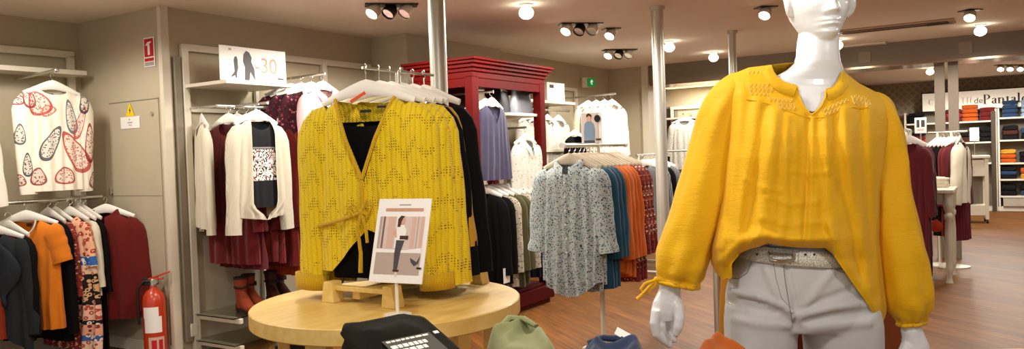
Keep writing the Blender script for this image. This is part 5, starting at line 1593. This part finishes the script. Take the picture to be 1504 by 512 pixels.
seam([(1136, 384), (1140, 410), (1148, 438), (1160, 450)], 'fly_seam', r=.0008)
seam([(1073, 408), (1085, 409), (1098, 400), (1106, 380)], 'pocket_seam', r=.0016)
seam([(1213, 382), (1222, 394), (1240, 400), (1258, 402)], 'pocket_seam', r=.0016)
# ---- belt
BELT = NT('silver_glitter_belt')
n_ = BELT.noise(BELT.co(), 420, 2)
BELT.col(BELT.ramp(n_.outputs[0], [(.34, '#8e8e8a'), (.5, '#cfcec6'), (.66, '#f4f3ec')]))
BELT.bump(n_.outputs[0], .5, .002)
BELTM = BELT.set(.4, .5, metal=.25)
rows = []
for k in range(7):
    py = 360 + 22 * k / 6
    tt = (py - 357) / 29
    r = ring_px(357 + 29 * tt, 1092.5 - 9 * tt, 1219 + 21 * tt, .096 + .008 * tt, .1 + .01 * tt, n=72)
    bulge = .004 * (1 - (2 * k / 6 - 1) ** 4)
    c = sum(r, Vector()) / len(r)
    rows.append([p + Vector(((p - c).x, (p - c).y, 0)).normalized() * (.002 + bulge) - Vector((0, 0, (p - c).x * .07)) for p in r])
b = MB(); b.grid(rows, True); belt = b.build('belt', BELTM, MAN)
bb = bvh_of(belt)
BUC = plain('aged_steel_buckle', '#8b8374', .28, .6, metal=.85)
bc = [front(bb, px, py, .004) for px, py in ((1131, 362), (1147, 361), (1164, 363), (1167, 372), (1165, 382), (1147, 383.5), (1132, 382), (1129.5, 372))]
b = MB(); b.tube(bc + bc[:1], .0042, 8); b.build('buckle_frame', BUC, belt)
b = MB(); b.tube([front(bb, 1131, 372, .006), front(bb, 1147, 373, .006), front(bb, 1165, 373, .005)], .0024, 8); b.build('buckle_prong', BUC, belt)
b = MB(); b.tube([front(bb, 1168, 363, .003), front(bb, 1170, 373, .005), front(bb, 1169, 384, .003)], .004, 8, flat=.6); b.build('belt_loop', BELTM, belt)
for px in (1183, 1196, 1112):
    p = front(bb, px, 373.5, .0008); b = MB(); b.ball(p, (.003, .0012, .003), 10, 6); b.build('eyelet', M['darkmetal'], belt)

# ---- blouse
YB = NT('mustard_crepe')
c1 = YB.noise(YB.co((1, 1, 4)), 38, 3)
c2 = YB.noise(YB.co((1, 1, 2.2)), 160, 2)
YB.col(YB.mix(.10, '#e4b00a', YB.noise(YB.co(), 6, 2).outputs[0], 'OVERLAY'))
YB.bump(YB.math('ADD', YB.math('MULTIPLY', c1.outputs[0], .6), YB.math('MULTIPLY', c2.outputs[0], .4)), .38, .004)
YBM = YB.set(.62, .25, sheen=.12)
RIDGE = [(1064, 128), (1072, 112), (1085, 105), (1100, 99), (1133, 95), (1233, 97), (1246, 110), (1262, 122), (1285, 134), (1302, 144), (1311, 160)]
NECKF = [(1133, 95), (1137, 105), (1143, 113), (1152, 119), (1162, 122.5), (1170, 124.5), (1173, 127), (1175, 142), (1180, 154), (1188, 163), (1193, 167), (1198, 163), (1206, 154), (1211, 143), (1212.5, 131), (1216, 129.5), (1224, 127), (1231, 118), (1234, 108), (1234.5, 97)]
XL = [(95, 1064), (130, 1063), (200, 1066), (280, 1058), (330, 1050), (362, 1043), (385, 1044), (405, 1052), (430, 1062)]
XR = [(95, 1312), (150, 1312), (200, 1306), (280, 1294), (350, 1292), (420, 1299), (450, 1303), (475, 1300)]
HEMF = [(1040, 396), (1052, 400), (1062, 411), (1067, 408), (1074, 388), (1088, 371), (1100, 366), (1115, 362), (1128, 357), (1142, 360), (1165, 363), (1190, 364), (1212, 364), (1222, 372), (1235, 390), (1252, 415), (1270, 440), (1284, 462), (1291, 474), (1298, 471), (1305, 452)]
TF = [(90, .05), (105, .052), (120, .060), (135, .070), (150, .082), (170, .098), (200, .118), (230, .128), (280, .130), (330, .134), (350, .140), (365, .134), (380, .122), (430, .125), (475, .120)]
FOLDS = [([(1187, 172), (1186, 250), (1180, 358)], -.004, 3), ([(1194, 172), (1193, 250), (1188, 358)], .003, 4),
         ([(1140, 165), (1128, 250), (1112, 350)], .008, 9), ([(1158, 172), (1155, 240), (1148, 330)], .005, 7), ([(1112, 150), (1098, 240), (1078, 350)], .009, 10), ([(1090, 140), (1078, 240), (1058, 360)], .008, 9),
         ([(1125, 160), (1113, 240), (1096, 340)], -.006, 7), ([(1212, 172), (1218, 260), (1226, 350)], .007, 8), ([(1228, 168), (1238, 270), (1262, 400)], -.007, 7), ([(1240, 165), (1254, 280), (1280, 420)], .011, 10),
         ([(1262, 158), (1272, 280), (1290, 430)], -.007, 7), ([(1278, 158), (1286, 300), (1296, 440)], .008, 8), ([(1204, 175), (1206, 260), (1210, 340)], -.004, 6),
         ([(1218, 330), (1240, 380), (1292, 462)], .010, 8), ([(1062, 380), (1085, 360), (1115, 345), (1140, 348)], .012, 8), ([(1098, 352), (1076, 380), (1066, 402)], -.010, 6),
         ([(1140, 352), (1175, 352), (1212, 352)], .006, 6), ([(1060, 330), (1055, 380)], .010, 8), ([(1165, 250), (1185, 256), (1215, 252)], .003, 5), ([(1130, 290), (1160, 300), (1200, 296)], .003, 5), ([(1120, 320), (1160, 330), (1205, 326)], .004, 6), ([(1095, 262), (1120, 276), (1145, 280)], .003, 5)]
def blouse_pt(a, s, fr, na=0):
    """a in -1..1 across, s in 0..1 from the top edge to the hem -> (px, py, dy)"""
    xt = 1188 + a * 124
    rid = lerp_table(RIDGE, xt)
    top = lerp_table(NECKF, xt) if (fr and 1133 < xt < 1234.5) else (rid if not 1133 < xt < 1233 else 91 + 4 * ((xt - 1183) / 50) ** 2)
    xh = xt
    for _ in range(4):
        hem = lerp_table(HEMF, xh) if fr else lerp_table([(1040, 396), (1070, 408), (1150, 425), (1290, 474)], xh)
        l, r = lerp_table(XL, hem), lerp_table(XR, hem)
        xh = l + (r - l) * (a + 1) / 2
    py = top + (hem - top) * s
    l, r = lerp_table(XL, py), lerp_table(XR, py)
    px = l + (r - l) * (a + 1) / 2
    T = lerp_table(TF, py) if fr else lerp_table([(90, .05), (130, .09), (200, .105), (300, .10), (475, .12)], py)
    dist = max(0.0, (py - min(rid, top)) / PXM)
    ramp = sqrt(max(0, 1 - (1 - min(1, dist / .055)) ** 2))
    prof = max(0, 1 - abs(a) ** 2.6) ** .5
    dy = T * prof * (.25 + .75 * ramp if abs(a) < .5 else ramp)
    if fr:
        ax = min(abs(px - 1140), abs(px - 1238)) / PXM
        dy += .014 * exp(-(ax / .05) ** 2 - ((py - 212) / 45) ** 2)
        dd = 0
        w_ = max(0, min(1, (py - 140) / 60))
        for poly, amp, wd in FOLDS:
            q = seg_d(px, py, poly) / wd
            if q < 3:
                dd += .95 * amp * exp(-q * q)
        dd += .009 * w_ * noise.noise(Vector((px / 26, py / 130, 3)))
        dd += .003 * w_ * noise.noise(Vector((px / 10, py / 45, 7)))
        dy += dd * min(1, prof * 1.6)
        hb = (s - .93) / .07
        if 0 < hb and 1085 < px < 1225:
            dy -= .022 * hb ** 2
        return px, py, -dy
    dy += .008 * noise.noise(Vector((px / 30, py / 120, 9)))
    return px, py, dy
ca = sorted(set([k / 90 for k in range(-90, 91)] + [(x - 1188) / 124 for x, _ in NECKF] + [(x - 1188) / 124 for x in (1171, 1172, 1174, 1178, 1184, 1190.5, 1195.5, 1202, 1209, 1212, 1213.5, 1214.5)]))
NS = 90
rows = []
for i in range(NS + 1):
    s = i / NS
    row = [L_(MP(*blouse_pt(a, s, True))) for a in ca] + [L_(MP(*blouse_pt(a, s, False))) for a in reversed(ca[2:-2:3])]
    rows.append(row)
b = MB(); b.grid(rows, True)
blouse = b.build('blouse', YBM, MAN, ang=0)
lv = bvh_of(blouse)
# sleeves: centre line, half widths
def sleeve(px_c, seed, sgn, name):
    pts = [L_(MP(c[0], c[1], c[3])) for c in px_c]
    m = 60
    rows = []
    def cat(k, f):
        i = min(len(px_c) - 2, int(k)); q = k - i
        g = lambda j: f(px_c[max(0, min(len(px_c) - 1, j))])
        a0, a1, a2, a3 = g(i - 1), g(i), g(i + 1), g(i + 2)
        return .5 * ((2 * a1) + (a2 - a0) * q + (2 * a0 - 5 * a1 + 4 * a2 - a3) * q * q + (3 * a1 - a0 - 3 * a2 + a3) * q ** 3)
    N = len(px_c) - 1
    cent = [L_(MP(cat(N * i / m, lambda c: c[0]), cat(N * i / m, lambda c: c[1]), cat(N * i / m, lambda c: c[3]))) for i in range(m + 1)]
    for i in range(m + 1):
        k = N * i / m
        r = cat(k, lambda c: c[2]) / PXM
        d = (cent[min(m, i + 1)] - cent[max(0, i - 1)]).normalized()
        y = Vector((0, 1, 0)); xx = y.cross(d).normalized(); y = d.cross(xx)
        s = i / m
        row = []
        for j in range(56):
            t_ = 2 * pi * j / 56
            f = .010 * noise.noise(Vector((cos(t_) * 1.6 + seed, sin(t_) * 1.6, s * 2.6))) * min(1, s * 4)
            f += .005 * sin(7 * t_ + seed + 2.5 * s) * max(0, s - .45) * 1.6
            f += .0045 * sin(15 * t_ + seed) * max(0, (s - .84) / .16) ** 1.2
            f += .004 * noise.noise(Vector((cos(t_) * 2 + seed, sin(t_) * 2 + s * 3, s * 14)))
            f *= .5 if s > .96 else 1
            row.append(cent[i] + xx * ((r + f) * cos(t_)) + y * ((r * .92 + f) * sin(t_)))
        rows.append(row)
    b = MB(); b.grid(rows, True)
    o = b.build(name, YBM, blouse, ang=0)
    return rows
LS = [(1110, 120, 10, .02), (1096, 126, 22, .015), (1080, 139, 31, .01), (1064, 162, 34, .006), (1053, 195, 34, .004), (1042, 240, 34, .002), (1029, 290, 35, 0), (1015, 340, 37, 0), (1003, 378, 38, 0), (998, 400, 35, 0), (996, 411, 30.5, 0), (995, 417, 28.5, 0)]
RS = [(1258, 146, 10, .02), (1271, 152, 20, .015), (1284, 163, 27, .01), (1297, 190, 28, .006), (1308, 230, 25, .004), (1312, 280, 27, .002), (1318, 335, 31, 0), (1325, 385, 35, 0), (1331, 425, 36, 0), (1334, 450, 32, 0), (1336, 466, 22, 0), (1337, 474, 17.5, 0)]
r1 = sleeve(LS, 2.0, -1, 'sleeve')
r2 = sleeve(RS, 5.0, 1, 'sleeve')
for rr in (r1, r2):
    c = sum(rr[-1], Vector()) / len(rr[-1])
    ring = [c + (p - c) * 1.0 for p in rr[-1]]
    b = MB(); b.tube(ring + ring[:1], .0055, 8); b.build('cuff', YBM, blouse, ang=0)
k0 = L_(MP(964, 410, -.02))
b = MB()
b.tube([k0, L_(MP(956, 413, -.03)), L_(MP(947, 416, -.03)), L_(MP(941, 424, -.03)), L_(MP(944, 430, -.03)), L_(MP(953, 427, -.03)), L_(MP(962, 418, -.025)), k0], .0036, 8)
b.tube([k0, L_(MP(952, 422, -.035)), L_(MP(944, 431, -.035)), L_(MP(936, 439, -.035))], [.0032, .0034, .0036, .005], 8)
b.ball(k0, .007, 10, 6)
b.build('cuff_tie', YBM, blouse)
# collar band, slit edging, yoke seam and cream zigzag embroidery
def on_front(px, py, off=.002):
    return front(lv, px, py, off)
nk = NECKF[0:10]
nk2 = NECKF[10:]
def edging(poly, r, name, off=.0015):
    pts = []
    for (ax, ay), (bx, by) in zip(poly, poly[1:]):
        for k in range(3):
            q = k / 3
            x, y = ax + (bx - ax) * q, ay + (by - ay) * q
            pts.append((x, y))
    pts.append(poly[-1])
    return pts
CREAM = plain('cream_embroidery_thread', '#f0d98c', .8)
# band: a strip lying on the blouse along the neckline
def strip(poly, wid, name, mat, off=.004):
    rows_ = [[], [], [], []]
    for i, (x, y) in enumerate(poly):
        a, c = poly[max(0, i - 1)], poly[min(len(poly) - 1, i + 1)]
        tx, ty = c[0] - a[0], c[1] - a[1]
        l = hypot(tx, ty); nx, ny = -ty / l, tx / l
        for k, (q, o_) in enumerate(((1.5, .000), (3, off), (wid - 1, off), (wid, .0))):
            rows_[k].append(on_front(x + nx * q, y + ny * q, o_))
    b = MB(); b.grid(rows_); return b.build(name, mat, blouse, ang=0)
strip([(1135, 98), (1139, 107), (1146, 115), (1154, 120), (1163, 123), (1171, 125.5)], 18, 'collar_band', YBM)
strip([(1213.5, 131), (1220, 129.5), (1226, 126), (1232, 118), (1235, 108)], 17, 'collar_band', YBM)
def polyline(poly, r, name, mat, off=.002, parent=None):
    pts = [on_front(x, y, off) for x, y in poly]
    b = MB(); b.tube(pts, r, 6); return b.build(name, mat, parent or blouse)
polyline([(1173, 128), (1174, 142), (1179, 154), (1187, 164), (1192, 169), (1199, 164), (1207, 155), (1212.5, 143), (1213.5, 132)], .0022, 'slit_edging', YBM, .001)
for y0, amp, x0, x1, sl in ((106, 2, 1097, 1118, -.2), (124, 3, 1099, 1130, .06), (130, 3, 1099, 1137, .10), (136, 2.5, 1101, 1130, .12), (143, 3, 1128, 1166, .18), (149, 3, 1140, 1168, .2), (154, 2.5, 1144, 1170, .2)):
    polyline([(x0 + k * 3, y0 + (x0 + 3 * k - 1097) * sl * .35 + (amp if k % 2 else -amp)) for k in range(int((x1 - x0) / 3) + 1)], .0008, 'zigzag_embroidery', CREAM)
for y0, amp, x0, x1, sl in ((143, 3, 1250, 1278, .05), (149, 3, 1252, 1279, .06), (153, 2.5, 1258, 1278, .08), (163, 2.5, 1207, 1246, -.45), (169, 2, 1209, 1234, -.42)):
    polyline([(x0 + k * 3, y0 + (x0 + 3 * k - x0) * sl + (amp if k % 2 else -amp)) for k in range(int((x1 - x0) / 3) + 1)], .0008, 'zigzag_embroidery', CREAM)
polyline([(1093, 104), (1093, 130), (1097, 146), (1110, 148), (1128, 152), (1150, 160), (1172, 168), (1190, 173)], .0012, 'yoke_seam', YBM, .0006)
polyline([(1190, 173), (1210, 172), (1232, 162), (1252, 157), (1276, 158)], .0012, 'yoke_seam', YBM, .0006)
# fine bead necklace showing in the slit
bbv = bvh_of(body)
b = MB()
pts = [front(bbv, x, y, .002) for x, y in ((1172, 153), (1178, 159), (1185, 163), (1193, 164.5), (1202, 163), (1209, 158), (1213, 152))]
b.tube(pts, .0016, 6); b.build('inner_label_tape', P['brown'], blouse)

# rail of long trousers and skirts behind the mannequin
p = at(1178, 215, 2.42)
t = thing('skirt_rack', 'low rack behind the mannequin with long ochre and rust skirts', 'clothes rack', (p.x, p.y, 0), radians(-4))
for x in (-.27, .27):
    rod('post', M['steel'], t, (x, 0, 0), (x, 0, 1.10), .012)
    rod('foot', M['steel'], t, (x, -.16, .012), (x, .16, .012), .012)
rod('hanging_rail', M['steel'], t, (-.27, 0, 1.10), (.27, 0, 1.10), .012)
def skirt(label, x0, w0, w1, mat, dy, nf_, zt=1.085, zb=.08, sh=0):
    rows_ = []
    for i in range(25):
        s = i / 24
        row = []
        for j in range(60):
            a = 2 * pi * j / 60
            w_ = w0 + (w1 - w0) * s
            row.append(Vector((x0 + sh * s + w_ * cos(a), dy + (.028 + .03 * s) * sin(a) * (1 + .35 * s * sin(nf_ * a)), zt + (zb - zt) * s)))
        rows_.append(row)
    b = MB(); b.grid(rows_, True)
    o = b.build('long_skirt', mat, None, (p.x, p.y, 0), radians(-4), ang=0)
    tag(o, label, 'skirt', None)
    return o
OCH = fabric('ochre_velvet', '#a8701a', .8); RUS = fabric('rust_brown_velvet', '#7a3a1a', .8)
skirt('long ochre skirt hanging behind the yellow blouse hem and trouser leg', -.175, .09, .125, OCH, -.085, 9, sh=-.03)
skirt('dark rust skirt seen between the mannequin legs', .0, .10, .13, fabric('dark_rust', '#5b2318', .85), .0, 9)
skirt('rust brown skirt hanging behind the yellow cuff without a tie', .20, .09, .12, RUS, -.085, 9, sh=.02)
